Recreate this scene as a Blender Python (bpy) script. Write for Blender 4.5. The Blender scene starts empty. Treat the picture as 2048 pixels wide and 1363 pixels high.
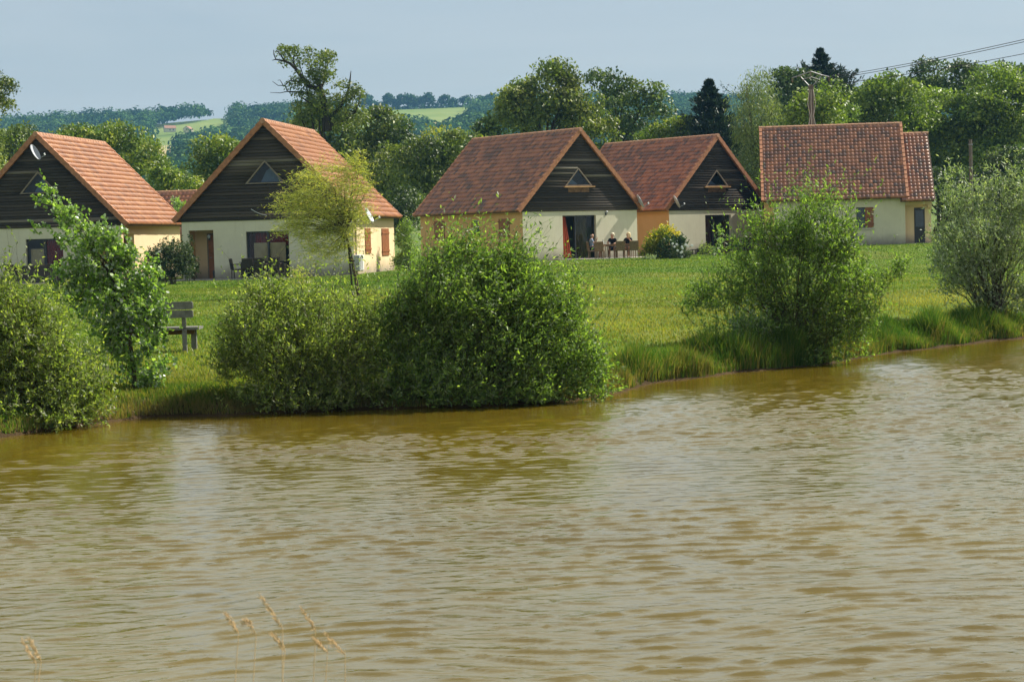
import bpy, bmesh, math, random
import numpy as np
from mathutils import Vector, Matrix
R = math.radians
sc = bpy.context.scene
COL = sc.collection
RNG = np.random.default_rng(7)
random.seed(7)

# ------------------------------------------------------------------ camera
FPX, PITCH, ROLL, EYE = 4083.0, R(2.844), R(1.568), 1.25
IW, IH = 2048, 1363
fwd = np.array([0, math.cos(PITCH), -math.sin(PITCH)])
up0 = np.array([0, math.sin(PITCH), math.cos(PITCH)])
rt0 = np.array([1.0, 0, 0])
c_, s_ = math.cos(ROLL), math.sin(ROLL)
rt = rt0 * c_ - up0 * s_
up = rt0 * s_ + up0 * c_
CAM = np.array([0, 0, EYE])
cam = bpy.data.cameras.new("camera")
cam.lens = FPX / IW * 36.0; cam.sensor_width = 36.0
cam.clip_start = 0.3; cam.clip_end = 9000
cam.dof.use_dof = True; cam.dof.focus_distance = 55; cam.dof.aperture_fstop = 13
camo = bpy.data.objects.new("camera", cam); COL.objects.link(camo)
M = Matrix(((rt[0], up[0], -fwd[0], 0), (rt[1], up[1], -fwd[1], 0), (rt[2], up[2], -fwd[2], EYE), (0, 0, 0, 1)))
camo.matrix_world = M
sc.camera = camo

def ray(px, py):
    return fwd + rt * (px - IW / 2) / FPX - up * (py - IH / 2) / FPX
def aty(px, py, Y):                      # point on the sight line at world distance Y
    r = ray(px, py); return CAM + r * (Y / r[1])
def atz(px, py, z):
    r = ray(px, py); return CAM + r * ((z - EYE) / r[2])
def ppm(Y): return FPX / Y

# ------------------------------------------------------------------ mesh helpers
class MB:
    """collects vertices and faces, then becomes one mesh object"""
    def __init__(s): s.v = []; s.f = []; s.n = 0; s.mi = []
    def add(s, vs, fs, mi=0):
        s.v.extend([tuple(map(float, p)) for p in vs]); s.f.extend([tuple(i + s.n for i in f) for f in fs]); s.n += len(vs)
        s.mi.extend([mi] * len(fs))
        return s
    def box(s, x0, x1, y0, y1, z0, z1, M=None, mi=0):
        vs = [(x, y, z) for z in (z0, z1) for y in (y0, y1) for x in (x0, x1)]
        if M is not None: vs = [tuple(M @ Vector(p)) for p in vs]
        return s.add(vs, [(0, 2, 3, 1), (4, 5, 7, 6), (0, 1, 5, 4), (2, 6, 7, 3), (0, 4, 6, 2), (1, 3, 7, 5)], mi)
    def prism(s, poly, y0, y1, M=None, mi=0):     # polygon in x-z, pushed along y
        n = len(poly)
        vs = [(x, y0, z) for x, z in poly] + [(x, y1, z) for x, z in poly]
        if M is not None: vs = [tuple(M @ Vector(p)) for p in vs]
        fs = [tuple(range(n)), tuple(range(2 * n - 1, n - 1, -1))] + [(i, i + n, (i + 1) % n + n, (i + 1) % n) for i in range(n)]
        return s.add(vs, fs, mi)
    def tube(s, pts, rad, k=8, cap=True, mi=0):
        pts = [Vector([float(c) for c in p]) for p in pts]; n = len(pts)
        if not hasattr(rad, '__len__'): rad = [rad] * n
        vs = []; ref = Vector((0.13, 0.21, 0.97))
        for i, p in enumerate(pts):
            t = (pts[min(i + 1, n - 1)] - pts[max(i - 1, 0)]).normalized()
            a = t.cross(ref)
            if a.length < 1e-3: a = t.cross(Vector((1, 0, 0)))
            a.normalize(); b = t.cross(a)
            for j in range(k):
                w = 2 * math.pi * j / k
                vs.append(p + (a * math.cos(w) + b * math.sin(w)) * rad[i])
        fs = [(i * k + j, i * k + (j + 1) % k, (i + 1) * k + (j + 1) % k, (i + 1) * k + j) for i in range(n - 1) for j in range(k)]
        if cap: fs += [tuple(range(k - 1, -1, -1)), tuple((n - 1) * k + j for j in range(k))]
        return s.add(vs, fs, mi)
    def ell(s, c, r, nu=12, nv=8, M=None, mi=0):
        vs = [(c[0], c[1], c[2] - r[2])]
        for i in range(1, nv):
            a = -math.pi / 2 + math.pi * i / nv
            for j in range(nu):
                w = 2 * math.pi * j / nu
                vs.append((c[0] + r[0] * math.cos(a) * math.cos(w), c[1] + r[1] * math.cos(a) * math.sin(w), c[2] + r[2] * math.sin(a)))
        vs.append((c[0], c[1], c[2] + r[2]))
        fs = [(0, 1 + (j + 1) % nu, 1 + j) for j in range(nu)]
        for i in range(nv - 2):
            for j in range(nu):
                a = 1 + i * nu + j; b = 1 + i * nu + (j + 1) % nu
                fs.append((a, b, b + nu, a + nu))
        L = len(vs) - 1
        fs += [(L, L - nu + j, L - nu + (j + 1) % nu) for j in range(nu)]
        if M is not None: vs = [tuple(M @ Vector(p)) for p in vs]
        return s.add(vs, fs, mi)
    def build(s, name, mat, parent=None, smooth=False, bevel=0):
        me = bpy.data.meshes.new(name); me.from_pydata(s.v, [], s.f); me.update()
        mats = mat if isinstance(mat, (list, tuple)) else [mat]
        for m in mats: me.materials.append(m)
        if len(mats) > 1: me.polygons.foreach_set('material_index', s.mi)
        if smooth: me.polygons.foreach_set('use_smooth', [True] * len(me.polygons))
        o = bpy.data.objects.new(name, me); COL.objects.link(o)
        if parent is not None: o.parent = parent
        if bevel:
            b = o.modifiers.new('bevel', 'BEVEL'); b.width = bevel; b.segments = 1; b.limit_method = 'ANGLE'
        return o

def np_mesh(name, V, F, mat, parent=None, attr=None, smooth=False, mats=None):
    """V (n,3); F list of (m,k) arrays; attr = per-face float arrays, same list"""
    me = bpy.data.meshes.new(name)
    V = np.ascontiguousarray(V, dtype=np.float32)
    loops = np.concatenate([f.reshape(-1) for f in F]).astype(np.int32)
    tot = np.concatenate([np.full(len(f), f.shape[1], dtype=np.int32) for f in F])
    start = np.concatenate([[0], np.cumsum(tot)[:-1]]).astype(np.int32)
    me.vertices.add(len(V)); me.vertices.foreach_set('co', V.reshape(-1))
    me.loops.add(len(loops)); me.loops.foreach_set('vertex_index', loops)
    me.polygons.add(len(tot)); me.polygons.foreach_set('loop_start', start)
    try: me.polygons.foreach_set('loop_total', tot)
    except Exception: pass
    if smooth: me.polygons.foreach_set('use_smooth', np.ones(len(tot), dtype=bool))
    me.update(calc_edges=True)
    me.materials.append(mat)
    if attr is not None:
        a = me.attributes.new('rnd', 'FLOAT', 'FACE'); a.data.foreach_set('value', np.ascontiguousarray(np.concatenate(attr), dtype=np.float32))
    o = bpy.data.objects.new(name, me); COL.objects.link(o)
    if parent is not None: o.parent = parent
    return o

def tag(o, label=None, cat=None, group=None, kind=None):
    if label: o['label'] = label
    if cat: o['category'] = cat
    if group: o['group'] = group
    if kind: o['kind'] = kind
    return o
def empty(name, loc, rz=0):
    o = bpy.data.objects.new(name, None); COL.objects.link(o)
    o.location = [float(c) for c in loc]; o.rotation_euler = (0, 0, rz); o.empty_display_size = 0.3
    return o
def copy_tree(o, parent=None):
    c = o.copy(); COL.objects.link(c)
    if parent is not None: c.parent = parent
    for ch in list(o.children): copy_tree(ch, c)
    return c

# ------------------------------------------------------------------ material helpers
def newmat(name):
    m = bpy.data.materials.new(name); m.use_nodes = True
    nt = m.node_tree; nt.nodes.clear()
    out = nt.nodes.new('ShaderNodeOutputMaterial')
    return m, nt, out
def nd(nt, t, **kw):
    n = nt.nodes.new(t)
    for k, v in kw.items():
        if k == 'inp':
            for a, b in v.items(): n.inputs[a].default_value = b
        else: setattr(n, k, v)
    return n
def ramp(nt, fac, stops):
    r = nt.nodes.new('ShaderNodeValToRGB'); e = r.color_ramp.elements
    while len(e) < len(stops): e.new(0.5)
    for i, (p, c) in enumerate(stops):
        e[i].position = p; e[i].color = (*c, 1) if len(c) == 3 else c
    nt.links.new(fac, r.inputs[0]); return r.outputs[0]
def noise(nt, scale, detail=4, rough=0.6, vec=None, dist=0):
    n = nd(nt, 'ShaderNodeTexNoise', inp={'Scale': scale, 'Detail': detail, 'Roughness': rough, 'Distortion': dist})
    if vec is not None: nt.links.new(vec, n.inputs['Vector'])
    return n.outputs['Fac']
def mapping(nt, scale=(1, 1, 1), kind='Object', rot=(0, 0, 0)):
    tc = nt.nodes.new('ShaderNodeTexCoord'); mp = nd(nt, 'ShaderNodeMapping', inp={'Scale': scale, 'Rotation': rot})
    nt.links.new(tc.outputs[kind], mp.inputs[0]); return mp.outputs[0]
def mixc(nt, f, a, b, mode='MIX'):
    m = nd(nt, 'ShaderNodeMix', data_type='RGBA', blend_type=mode)
    for i, s in ((0, f), (6, a), (7, b)):
        if isinstance(s, (int, float)): m.inputs[i].default_value = s
        elif isinstance(s, tuple): m.inputs[i].default_value = (*s, 1) if len(s) == 3 else s
        else: nt.links.new(s, m.inputs[i])
    return m.outputs[2]
def simple(name, col, rough=0.7, spec=0.4, var=0.12, nscale=3.0, bump=0.0, bscale=40, metal=0.0):
    """plain material with mild tonal variation"""
    m, nt, out = newmat(name)
    p = nd(nt, 'ShaderNodeBsdfPrincipled', inp={'Roughness': rough, 'Specular IOR Level': spec, 'Metallic': metal})
    v = mapping(nt)
    f = noise(nt, nscale, 5, 0.65, v)
    c = ramp(nt, f, [(0.3, tuple(x * (1 - var) for x in col)), (0.7, tuple(min(1, x * (1 + var)) for x in col))])
    nt.links.new(c, p.inputs['Base Color'])
    if bump:
        b = nd(nt, 'ShaderNodeBump', inp={'Strength': bump, 'Distance': 0.02})
        nt.links.new(noise(nt, bscale, 4, 0.7, v), b.inputs['Height']); nt.links.new(b.outputs[0], p.inputs['Normal'])
    nt.links.new(p.outputs[0], out.inputs[0])
    return m

def leafmat(name, cols, under=None, trans=0.35, rough=0.45, clump=0.0, cscale=1.5, spec=0.35):
    """foliage: per-leaf colour from the rnd attribute, paler underside, light passing through"""
    m, nt, out = newmat(name)
    at = nd(nt, 'ShaderNodeAttribute', attribute_name='rnd')
    n = len(cols)
    c = ramp(nt, at.outputs['Fac'], [(i / max(1, n - 1), cols[i]) for i in range(n)])
    if clump:
        f = noise(nt, cscale, 2, 0.5, mapping(nt))
        k = ramp(nt, f, [(0.35, (1 - clump,) * 3), (0.65, (1 + clump,) * 3)])
        c = mixc(nt, 1.0, c, k, 'MULTIPLY')
    tcol = mixc(nt, 1.0, c, (1.5, 1.6, 0.55), 'MULTIPLY')
    if under:
        g = nt.nodes.new('ShaderNodeNewGeometry')
        c = mixc(nt, g.outputs['Backfacing'], c, under)
    p = nd(nt, 'ShaderNodeBsdfPrincipled', inp={'Roughness': rough, 'Specular IOR Level': spec})
    nt.links.new(c, p.inputs['Base Color'])
    t = nd(nt, 'ShaderNodeBsdfTranslucent'); nt.links.new(tcol, t.inputs[0])
    mx = nd(nt, 'ShaderNodeMixShader', inp={0: trans})
    nt.links.new(p.outputs[0], mx.inputs[1]); nt.links.new(t.outputs[0], mx.inputs[2])
    nt.links.new(mx.outputs[0], out.inputs[0])
    return m
# ------------------------------------------------------------------ light
SUN_AZ, SUN_EL = R(25), R(48)            # azimuth measured from +X towards +Y
sdir = Vector((math.cos(SUN_AZ) * math.cos(SUN_EL), math.sin(SUN_AZ) * math.cos(SUN_EL), math.sin(SUN_EL)))
sl = bpy.data.lights.new('sun', 'SUN'); sl.energy = 5.0; sl.angle = R(0.55); sl.color = (1.0, 0.94, 0.82)
so = bpy.data.objects.new('sun', sl); COL.objects.link(so)
so.rotation_euler = sdir.to_track_quat('Z', 'Y').to_euler(); so.location = (30, 40, 60)
w = bpy.data.worlds.new('World'); sc.world = w; w.use_nodes = True
nt = w.node_tree; nt.nodes.clear()
wo = nt.nodes.new('ShaderNodeOutputWorld')
sky = nd(nt, 'ShaderNodeTexSky', sky_type='NISHITA'); sky.sun_disc = False
sky.sun_elevation = SUN_EL; sky.sun_rotation = math.pi / 2 - SUN_AZ
sky.air_density = 1.0; sky.dust_density = 2.0; sky.ozone_density = 1.0
bgn = nd(nt, 'ShaderNodeBackground', inp={'Strength': 0.074})
mp = mapping(nt, (1.2, 1.2, 6.0), 'Generated')
f = noise(nt, 2.2, 6, 0.62, mp, 0.6)
veil = ramp(nt, f, [(0.38, (0.52, 0.52, 0.52)), (0.72, (0.80, 0.80, 0.80))])
tcw = nt.nodes.new('ShaderNodeTexCoord'); spw = nt.nodes.new('ShaderNodeSeparateXYZ'); nt.links.new(tcw.outputs['Generated'], spw.inputs[0])
cloudc = ramp(nt, spw.outputs[2], [(.0, (.43, .475, .50)), (.12, (.42, .475, .51)), (.22, (.92, .97, .81)), (.38, (.87, .92, .79)), (.62, (.42, .46, .50)), (1.0, (.30, .34, .40))])   # thin cloud, brightest low down; band added above view for the water's reflection
cloudc = mixc(nt, 1.0, cloudc, (10.0, 10.0, 10.0), 'MULTIPLY')
cloudc = mixc(nt, 1.0, cloudc, ramp(nt, noise(nt, 3.1, 6, .6, mapping(nt, (.8, .8, 7.0), 'Generated'), .8), [(.3, (.90, .93, .96)), (.7, (1.10, 1.07, 1.05))]), 'MULTIPLY')
skyc = mixc(nt, veil, sky.outputs[0], cloudc)
nt.links.new(skyc, bgn.inputs[0]); nt.links.new(bgn.outputs[0], wo.inputs[0])
vs_ = sc.view_settings; vs_.view_transform = 'Standard'; vs_.look = 'None'; vs_.exposure = 0.75; vs_.gamma = 1.0
sc.cycles.use_denoising = True
sc.cycles.max_bounces = 8; sc.cycles.transparent_max_bounces = 12; sc.cycles.volume_bounces = 0
sc.cycles.sample_clamp_indirect = 6; sc.cycles.caustics_reflective = False; sc.cycles.caustics_refractive = False

# ------------------------------------------------------------------ terrain
WZ = -1.05
shore_px = [(-60, 884), (0, 874), (100, 862), (200, 848), (290, 836), (420, 832), (560, 826), (700, 822), (850, 815), (1000, 812), (1150, 802), (1240, 786),
            (1290, 768), (1380, 758), (1500, 744), (1620, 732), (1700, 720), (1800, 704), (1900, 692), (2048, 677)]
SP = np.array([atz(a, b, WZ)[:2] for a, b in shore_px])
def shoreY(x):
    x = np.asarray(x, float)
    y = np.interp(x, SP[:, 0], SP[:, 1])
    sl_ = (SP[-1, 1] - SP[-6, 1]) / (SP[-1, 0] - SP[-6, 0]); y = np.where(x > SP[-1, 0], SP[-1, 1] + (x - SP[-1, 0]) * sl_ * 0.6, y)
    sl2 = (SP[5, 1] - SP[0, 1]) / (SP[5, 0] - SP[0, 0]); y = np.where(x < SP[0, 0], SP[0, 1] + (x - SP[0, 0]) * sl2 * 0.5, y)
    return y + 0.10 * np.sin(x * 2.1) + 0.06 * np.sin(x * 5.3 + 1)
def vnoise(x, y, s, seed=0):
    """smooth value noise on the plane"""
    x = np.asarray(x, float) / s + 97.3 * seed; y = np.asarray(y, float) / s + 41.7 * seed
    xi, yi = np.floor(x), np.floor(y); fx, fy = x - xi, y - yi
    def h(a, b): t = np.sin(a * 127.1 + b * 311.7 + seed * 74.7) * 43758.5453; return t - np.floor(t)
    u, v = fx * fx * (3 - 2 * fx), fy * fy * (3 - 2 * fy)
    return (h(xi, yi) * (1 - u) + h(xi + 1, yi) * u) * (1 - v) + (h(xi, yi + 1) * (1 - u) + h(xi + 1, yi + 1) * u) * v
# skyline of the bare hill as seen from here, turned into real heights 1500 m away
sky_px = [(-900, 315), (-300, 280), (0, 264), (110, 259), (220, 254), (320, 246), (400, 238), (460, 238), (520, 236), (600, 228), (700, 228), (760, 220), (850, 217), (940, 213),
          (1000, 212), (1100, 214), (1250, 212), (1400, 212), (1470, 214), (1600, 220), (2048, 238), (3000, 290)]
HY = 1500.0
SK = np.array([aty(a, b, HY) for a, b in sky_px])
def terrain(x, y):
    x = np.asarray(x, float); y = np.asarray(y, float)
    s = y - shoreY(x)
    zfar = np.interp(x, [-40, -22, -11, 4, 12, 17, 30], [-.3, -.23, -.21, .06, .06, .30, .45])
    t = np.interp(s, [-6, -1.5, 0, .55, 2.2, 5, 15, 30, 56], [0, 0, 0, 1, 1, 1, 1, 1, 1])
    near = np.interp(s, [-8, -1.5, 0, .25, .9, 2.4, 5, 15, 30, 45], [-2.6, -1.9, -1.09, -.93, -.80, -.70, -.50, -.38, -.26, -.14])
    k = np.clip((s - 28) / 30, 0, 1); k = k * k * (3 - 2 * k)
    z = near * (1 - k) + zfar * k
    z = z + np.where(s > 1, 0.05 * (vnoise(x, y, 3.3, 1) - .5) + 0.03 * (vnoise(x, y, 1.1, 2) - .5), 0.03 * (vnoise(x, y, .5, 2) - .5)) * np.clip((60 - y) / 20, 0, 1)
    # the near bank the photographer stands on
    nb = np.clip((6.6 - y) / 2.2, 0, 1); nb = nb * nb * (3 - 2 * nb)
    z = z * (1 - nb) + nb * (-0.62 + .05 * vnoise(x, y, .6, 5))
    # valley and wooded hill
    a = x / np.maximum(y, 1.0) * HY
    top = np.interp(a, SK[:, 0], SK[:, 2])
    h = np.clip((y - 420) / (HY - 420), 0, 1)
    prof = h ** 1.25
    hz = top * prof + np.where(y > 500, 9 * (vnoise(x, y, 140, 3) - .5) * np.clip((y - 500) / 300, 0, 1) * np.clip((HY - y) / 250, 0, 1), 0)
    over = np.clip((y - HY) / 900, 0, 1)
    hz = hz - over * 45
    return z + np.where(y > 300, hz, 0)
def nonuni(segs):
    out = []
    for a, b, st in segs: out.append(np.arange(a, b, st))
    out.append([segs[-1][1]]); return np.concatenate(out)
xs = nonuni([(-3000, -600, 200), (-600, -120, 20), (-120, -24, 4), (-24, -14, .5), (-14, 19, .16), (19, 30, .6), (30, 120, 4), (120, 600, 20), (600, 3000, 200)])
ys = nonuni([(-40, 0, 4), (0, 7, .3), (7, 22, 1.5), (22, 48, .16), (48, 70, .6), (70, 150, 2), (150, 420, 10), (420, 1700, 16), (1700, 3400, 170)])
def sheet(name, xs, ys, zf, mat, smooth=True):
    X, Y = np.meshgrid(xs, ys); Z = zf(X, Y)
    V = np.stack([X, Y, Z], -1).reshape(-1, 3)
    nx, ny = len(xs), len(ys)
    i = np.arange(nx - 1)[None, :] + np.arange(ny - 1)[:, None] * nx
    F = np.stack([i, i + 1, i + nx + 1, i + nx], -1).reshape(-1, 4)
    return np_mesh(name, V, [F], mat, smooth=smooth)

m_ground, nt, out = newmat('lawn_soil')
tc = nt.nodes.new('ShaderNodeTexCoord')
g1 = noise(nt, .16, 4, .6, tc.outputs['Object']); g2 = noise(nt, 1.6, 5, .7, tc.outputs['Object']); g3 = noise(nt, 26, 3, .7, mapping(nt, (1, .5, 1)))
c1 = ramp(nt, g1, [(.38, (.060, .125, .018)), (.5, (.095, .140, .024)), (.62, (.180, .165, .048))])
c2 = mixc(nt, .55, c1, ramp(nt, g2, [(.3, (.060, .135, .016)), (.72, (.165, .185, .036))]))
c3 = mixc(nt, .8, c2, ramp(nt, g3, [(.25, (.6, .6, .55)), (.75, (1.4, 1.4, 1.3))]), 'MULTIPLY')
sep = nt.nodes.new('ShaderNodeSeparateXYZ'); nt.links.new(tc.outputs['Object'], sep.inputs[0])
mr = nd(nt, 'ShaderNodeMapRange', inp={1: -.86, 2: -.76, 3: 1, 4: 0}); nt.links.new(sep.outputs[2], mr.inputs[0])
soil = ramp(nt, g2, [(.3, (.030, .020, .010)), (.7, (.085, .055, .026))])
c4 = mixc(nt, mr.outputs[0], c3, soil)
p = nd(nt, 'ShaderNodeBsdfPrincipled', inp={'Roughness': .95, 'Specular IOR Level': .1})
nt.links.new(c4, p.inputs[0])
b = nd(nt, 'ShaderNodeBump', inp={'Strength': .9, 'Distance': .05}); nt.links.new(g3, b.inputs['Height']); nt.links.new(b.outputs[0], p.inputs['Normal'])
nt.links.new(p.outputs[0], out.inputs[0])
tag(sheet('ground', xs, ys, terrain, m_ground), kind='structure')

# ------------------------------------------------------------------ water
rw = np.random.default_rng(3)
WV = []
for i in range(100):
    lam = 0.068 * (5.2 ** rw.random()); th = R(90 + 5) + rw.normal(0, .20)       # travel direction, mostly towards us
    amp = 0.0044 * lam ** 1.0 * (0.6 + .8 * rw.random())
    WV.append((2 * math.pi / lam * math.cos(th), 2 * math.pi / lam * math.sin(th), rw.random() * 6.28, amp))
def wz(X, Y):
    Z = np.zeros_like(X)
    wx = X + .22 * (vnoise(X, Y, 1.9, 11) - .5) * 2; wy = Y + .34 * (vnoise(X, Y, 1.6, 12) - .5) * 2 + .05 * (vnoise(X, Y, .35, 13) - .5) * 2
    for kx, ky, ph, am in WV:
        q = kx * wx + ky * wy + ph; Z += am * (np.sin(q) + .45 * np.sin(2 * q))
    gust = .40 + 1.0 * vnoise(X * .6, Y, 3.5, 9) * (.6 + .6 * vnoise(X, Y, 1.7, 10))
    fine = np.clip((X + 14) / 2, 0, 1) * np.clip((17.5 - X) / 4, 0, 1) * np.clip((46 - Y) / 4, 0, 1)
    sg = .0066; Z = sg * .78 * (np.exp(np.clip(.70 * Z / sg, -4, 1.35)) - 1.25)     # peaked crests, flat troughs
    calm = np.clip((shoreY(X) - Y) / 5.0, .35, 1)
    return WZ + Z * gust * fine * calm
m_water, nt, out = newmat('pond_water')
v = mapping(nt, (1, 2.2, 1))
n1 = noise(nt, 15, 3, .55, v, .4); n2 = noise(nt, 2.6, 3, .5, v, .5)
ad = nd(nt, 'ShaderNodeMath', operation='MULTIPLY_ADD', inp={1: 0.35}); nt.links.new(n1, ad.inputs[0]); nt.links.new(n2, ad.inputs[2])
b = nd(nt, 'ShaderNodeBump', inp={'Strength': .16, 'Distance': .04}); nt.links.new(ad.outputs[0], b.inputs['Height'])
p = nd(nt, 'ShaderNodeBsdfPrincipled', inp={'Roughness': .06, 'IOR': 1.55, 'Specular IOR Level': .5})
murk = ramp(nt, noise(nt, .35, 4, .6, mapping(nt)), [(.3, (.092, .064, .0045)), (.7, (.116, .082, .007))])
nt.links.new(murk, p.inputs[0]); nt.links.new(b.outputs[0], p.inputs['Normal']); nt.links.new(p.outputs[0], out.inputs[0])
xw = nonuni([(-400, -60, 40), (-60, -15, 3), (-15, 15, .040), (15, 18, .1), (18, 60, 3), (60, 400, 40)])
yw = nonuni([(3, 8, 1.0), (8, 26, .024), (26, 44, .036), (44, 60, 2), (60, 140, 20)])
def wzc(X, Y):
    Z = wz(X, Y)
    return Z
# beyond the bank the sheet lies under the ground; stop it a little past the waterline
yw = yw[yw < 60]
tag(sheet('water', xw, yw, wzc, m_water), kind='structure')
# ------------------------------------------------------------------ house materials
def render_mat(name, a, bcol, stain=(.55, .50, .42)):
    m, nt, out = newmat(name)
    tc = nt.nodes.new('ShaderNodeTexCoord')
    f1 = noise(nt, .9, 5, .65, tc.outputs['Object'])
    c = ramp(nt, f1, [(.3, a), (.7, bcol)])
    streak = noise(nt, 1.0, 4, .7, mapping(nt, (5, 5, .5)))
    c = mixc(nt, ramp(nt, streak, [(.55, (0, 0, 0)), (.85, (.45, .45, .45))]), c, tuple(x * y for x, y in zip(bcol, stain)))
    sp = nt.nodes.new('ShaderNodeSeparateXYZ'); nt.links.new(tc.outputs['Object'], sp.inputs[0])
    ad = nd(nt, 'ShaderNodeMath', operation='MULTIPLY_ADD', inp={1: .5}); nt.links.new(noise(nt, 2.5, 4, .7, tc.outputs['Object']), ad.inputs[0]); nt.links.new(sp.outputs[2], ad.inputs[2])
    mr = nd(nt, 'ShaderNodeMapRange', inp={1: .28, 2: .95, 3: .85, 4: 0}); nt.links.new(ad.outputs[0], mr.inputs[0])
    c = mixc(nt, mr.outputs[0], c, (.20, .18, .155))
    p = nd(nt, 'ShaderNodeBsdfPrincipled', inp={'Roughness': .9, 'Specular IOR Level': .2}); nt.links.new(c, p.inputs[0])
    b = nd(nt, 'ShaderNodeBump', inp={'Strength': .35, 'Distance': .01}); nt.links.new(noise(nt, 45, 4, .7, tc.outputs['Object']), b.inputs['Height']); nt.links.new(b.outputs[0], p.inputs['Normal'])
    nt.links.new(p.outputs[0], out.inputs[0]); return m
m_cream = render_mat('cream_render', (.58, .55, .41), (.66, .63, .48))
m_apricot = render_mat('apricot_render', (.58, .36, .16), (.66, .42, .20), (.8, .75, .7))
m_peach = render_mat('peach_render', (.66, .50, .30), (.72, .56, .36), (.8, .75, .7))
m_clad, nt, out = newmat('dark_cladding')
tc = nt.nodes.new('ShaderNodeTexCoord')
at = nd(nt, 'ShaderNodeAttribute', attribute_name='rnd')
base = ramp(nt, at.outputs['Fac'], [(0, (.028, .023, .019)), (.6, (.054, .043, .034)), (.93, (.095, .075, .058)), (1, (.24, .21, .17))])
gr = noise(nt, 1.0, 5, .75, mapping(nt, (1.6, 1.6, 30)))
c = mixc(nt, ramp(nt, gr, [(.45, (0, 0, 0)), (.75, (.7, .7, .7))]), base, (.105, .084, .062))
p = nd(nt, 'ShaderNodeBsdfPrincipled', inp={'Roughness': .8, 'Specular IOR Level': .25}); nt.links.new(c, p.inputs[0]); nt.links.new(p.outputs[0], out.inputs[0])
def tilemat(name, cols, dark, spec=.5):
    m, nt, out = newmat(name)
    at = nd(nt, 'ShaderNodeAttribute', attribute_name='rnd')
    c = ramp(nt, at.outputs['Fac'], [(i / (len(cols) - 1), k) for i, k in enumerate(cols)])
    c = mixc(nt, ramp(nt, noise(nt, 1.6, 5, .75, mapping(nt)), [(.48, (0, 0, 0)), (.68, (.65, .65, .65))]), c, dark)
    c = mixc(nt, ramp(nt, noise(nt, 22, 4, .8, mapping(nt)), [(.55, (0, 0, 0)), (.8, (.5, .5, .5))]), c, tuple(x * .55 for x in dark))
    p = nd(nt, 'ShaderNodeBsdfPrincipled', inp={'Roughness': .42, 'Specular IOR Level': spec}); nt.links.new(c, p.inputs[0])
    b = nd(nt, 'ShaderNodeBump', inp={'Strength': .4, 'Distance': .01}); nt.links.new(noise(nt, 40, 3, .7, mapping(nt)), b.inputs['Height']); nt.links.new(b.outputs[0], p.inputs['Normal'])
    nt.links.new(p.outputs[0], out.inputs[0]); return m
m_tile_o = tilemat('orange_clay_tile', [(.24, .088, .034), (.31, .122, .044), (.37, .165, .066), (.28, .104, .038), (.17, .072, .036)], (.16, .070, .040), .3)
m_tile_r = tilemat('red_clay_tile', [(.16, .062, .034), (.35, .118, .048), (.46, .170, .070), (.31, .105, .048), (.10, .052, .036)], (.11, .055, .036), .9)
m_verge = simple('verge_tile', (.36, .155, .075), .7, var=.35, nscale=5)
m_ridge = simple('ridge_tile', (.42, .22, .13), .7, var=.35, nscale=6)
m_eaves = simple('eaves_timber', (.10, .055, .035), .8)
m_wood = simple('shutter_wood', (.24, .085, .030), .5, var=.3, nscale=6)
m_woodd = simple('door_wood', (.26, .095, .030), .5, var=.3, nscale=6)
m_sill = simple('stone_sill', (.5, .46, .38), .85)
m_frame = simple('dark_frame', (.035, .036, .040), .35, .5)
m_framel = simple('weathered_frame', (.20, .16, .12), .7, var=.3)
m_framew = simple('pine_sill', (.42, .24, .10), .6, var=.3)
m_step = simple('terrace_paving', (.34, .31, .26), .9, var=.2, nscale=4, bump=.3)
m_dark = simple('interior_shade', (.020, .020, .022), .9)
m_floor = simple('interior_floor', (.10, .08, .06), .8)
m_redcloth = simple('red_curtain', (.30, .022, .014), .9, .1)
m_redcloth2 = simple('rust_curtain', (.36, .075, .035), .9, .1)
m_browncloth = simple('brown_curtain', (.13, .045, .028), .9, .1)
m_ochre = simple('ochre_curtain', (.16, .12, .03), .9, .1)
m_beige = simple('beige_reflection', (.66, .47, .28), .9, .1)
m_blue = simple('pale_sky_patch', (.13, .17, .27), .8, .2)
m_white = simple('white_enamel', (.75, .75, .74), .4, var=.05)
m_metal = simple('grey_metal', (.30, .31, .33), .4, .5, metal=.6)
m_black = simple('black_plastic', (.02, .02, .022), .4)
m_glass, nt, out = newmat('window_glass')
g = nd(nt, 'ShaderNodeBsdfGlossy', inp={'Roughness': .02, 'Color': (.9, .95, 1, 1)})
t = nd(nt, 'ShaderNodeBsdfTransparent', inp={0: (.82, .86, .86, 1)})
lw = nd(nt, 'ShaderNodeLayerWeight', inp={'Blend': .5}); pw = nd(nt, 'ShaderNodeMath', operation='POWER', inp={1: 4.0}); nt.links.new(lw.outputs['Facing'], pw.inputs[0])
md = nd(nt, 'ShaderNodeMath', operation='MULTIPLY_ADD', inp={1: .85, 2: .022}); nt.links.new(pw.outputs[0], md.inputs[0])
mx = nt.nodes.new('ShaderNodeMixShader'); nt.links.new(md.outputs[0], mx.inputs[0]); nt.links.new(t.outputs[0], mx.inputs[1]); nt.links.new(g.outputs[0], mx.inputs[2]); nt.links.new(mx.outputs[0], out.inputs[0])
m_pane, nt, out = newmat('dark_pane_glass')
p = nd(nt, 'ShaderNodeBsdfPrincipled', inp={'Base Color': (.030, .045, .055, 1), 'Roughness': .04, 'Specular IOR Level': .8}); nt.links.new(p.outputs[0], out.inputs[0])

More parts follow.
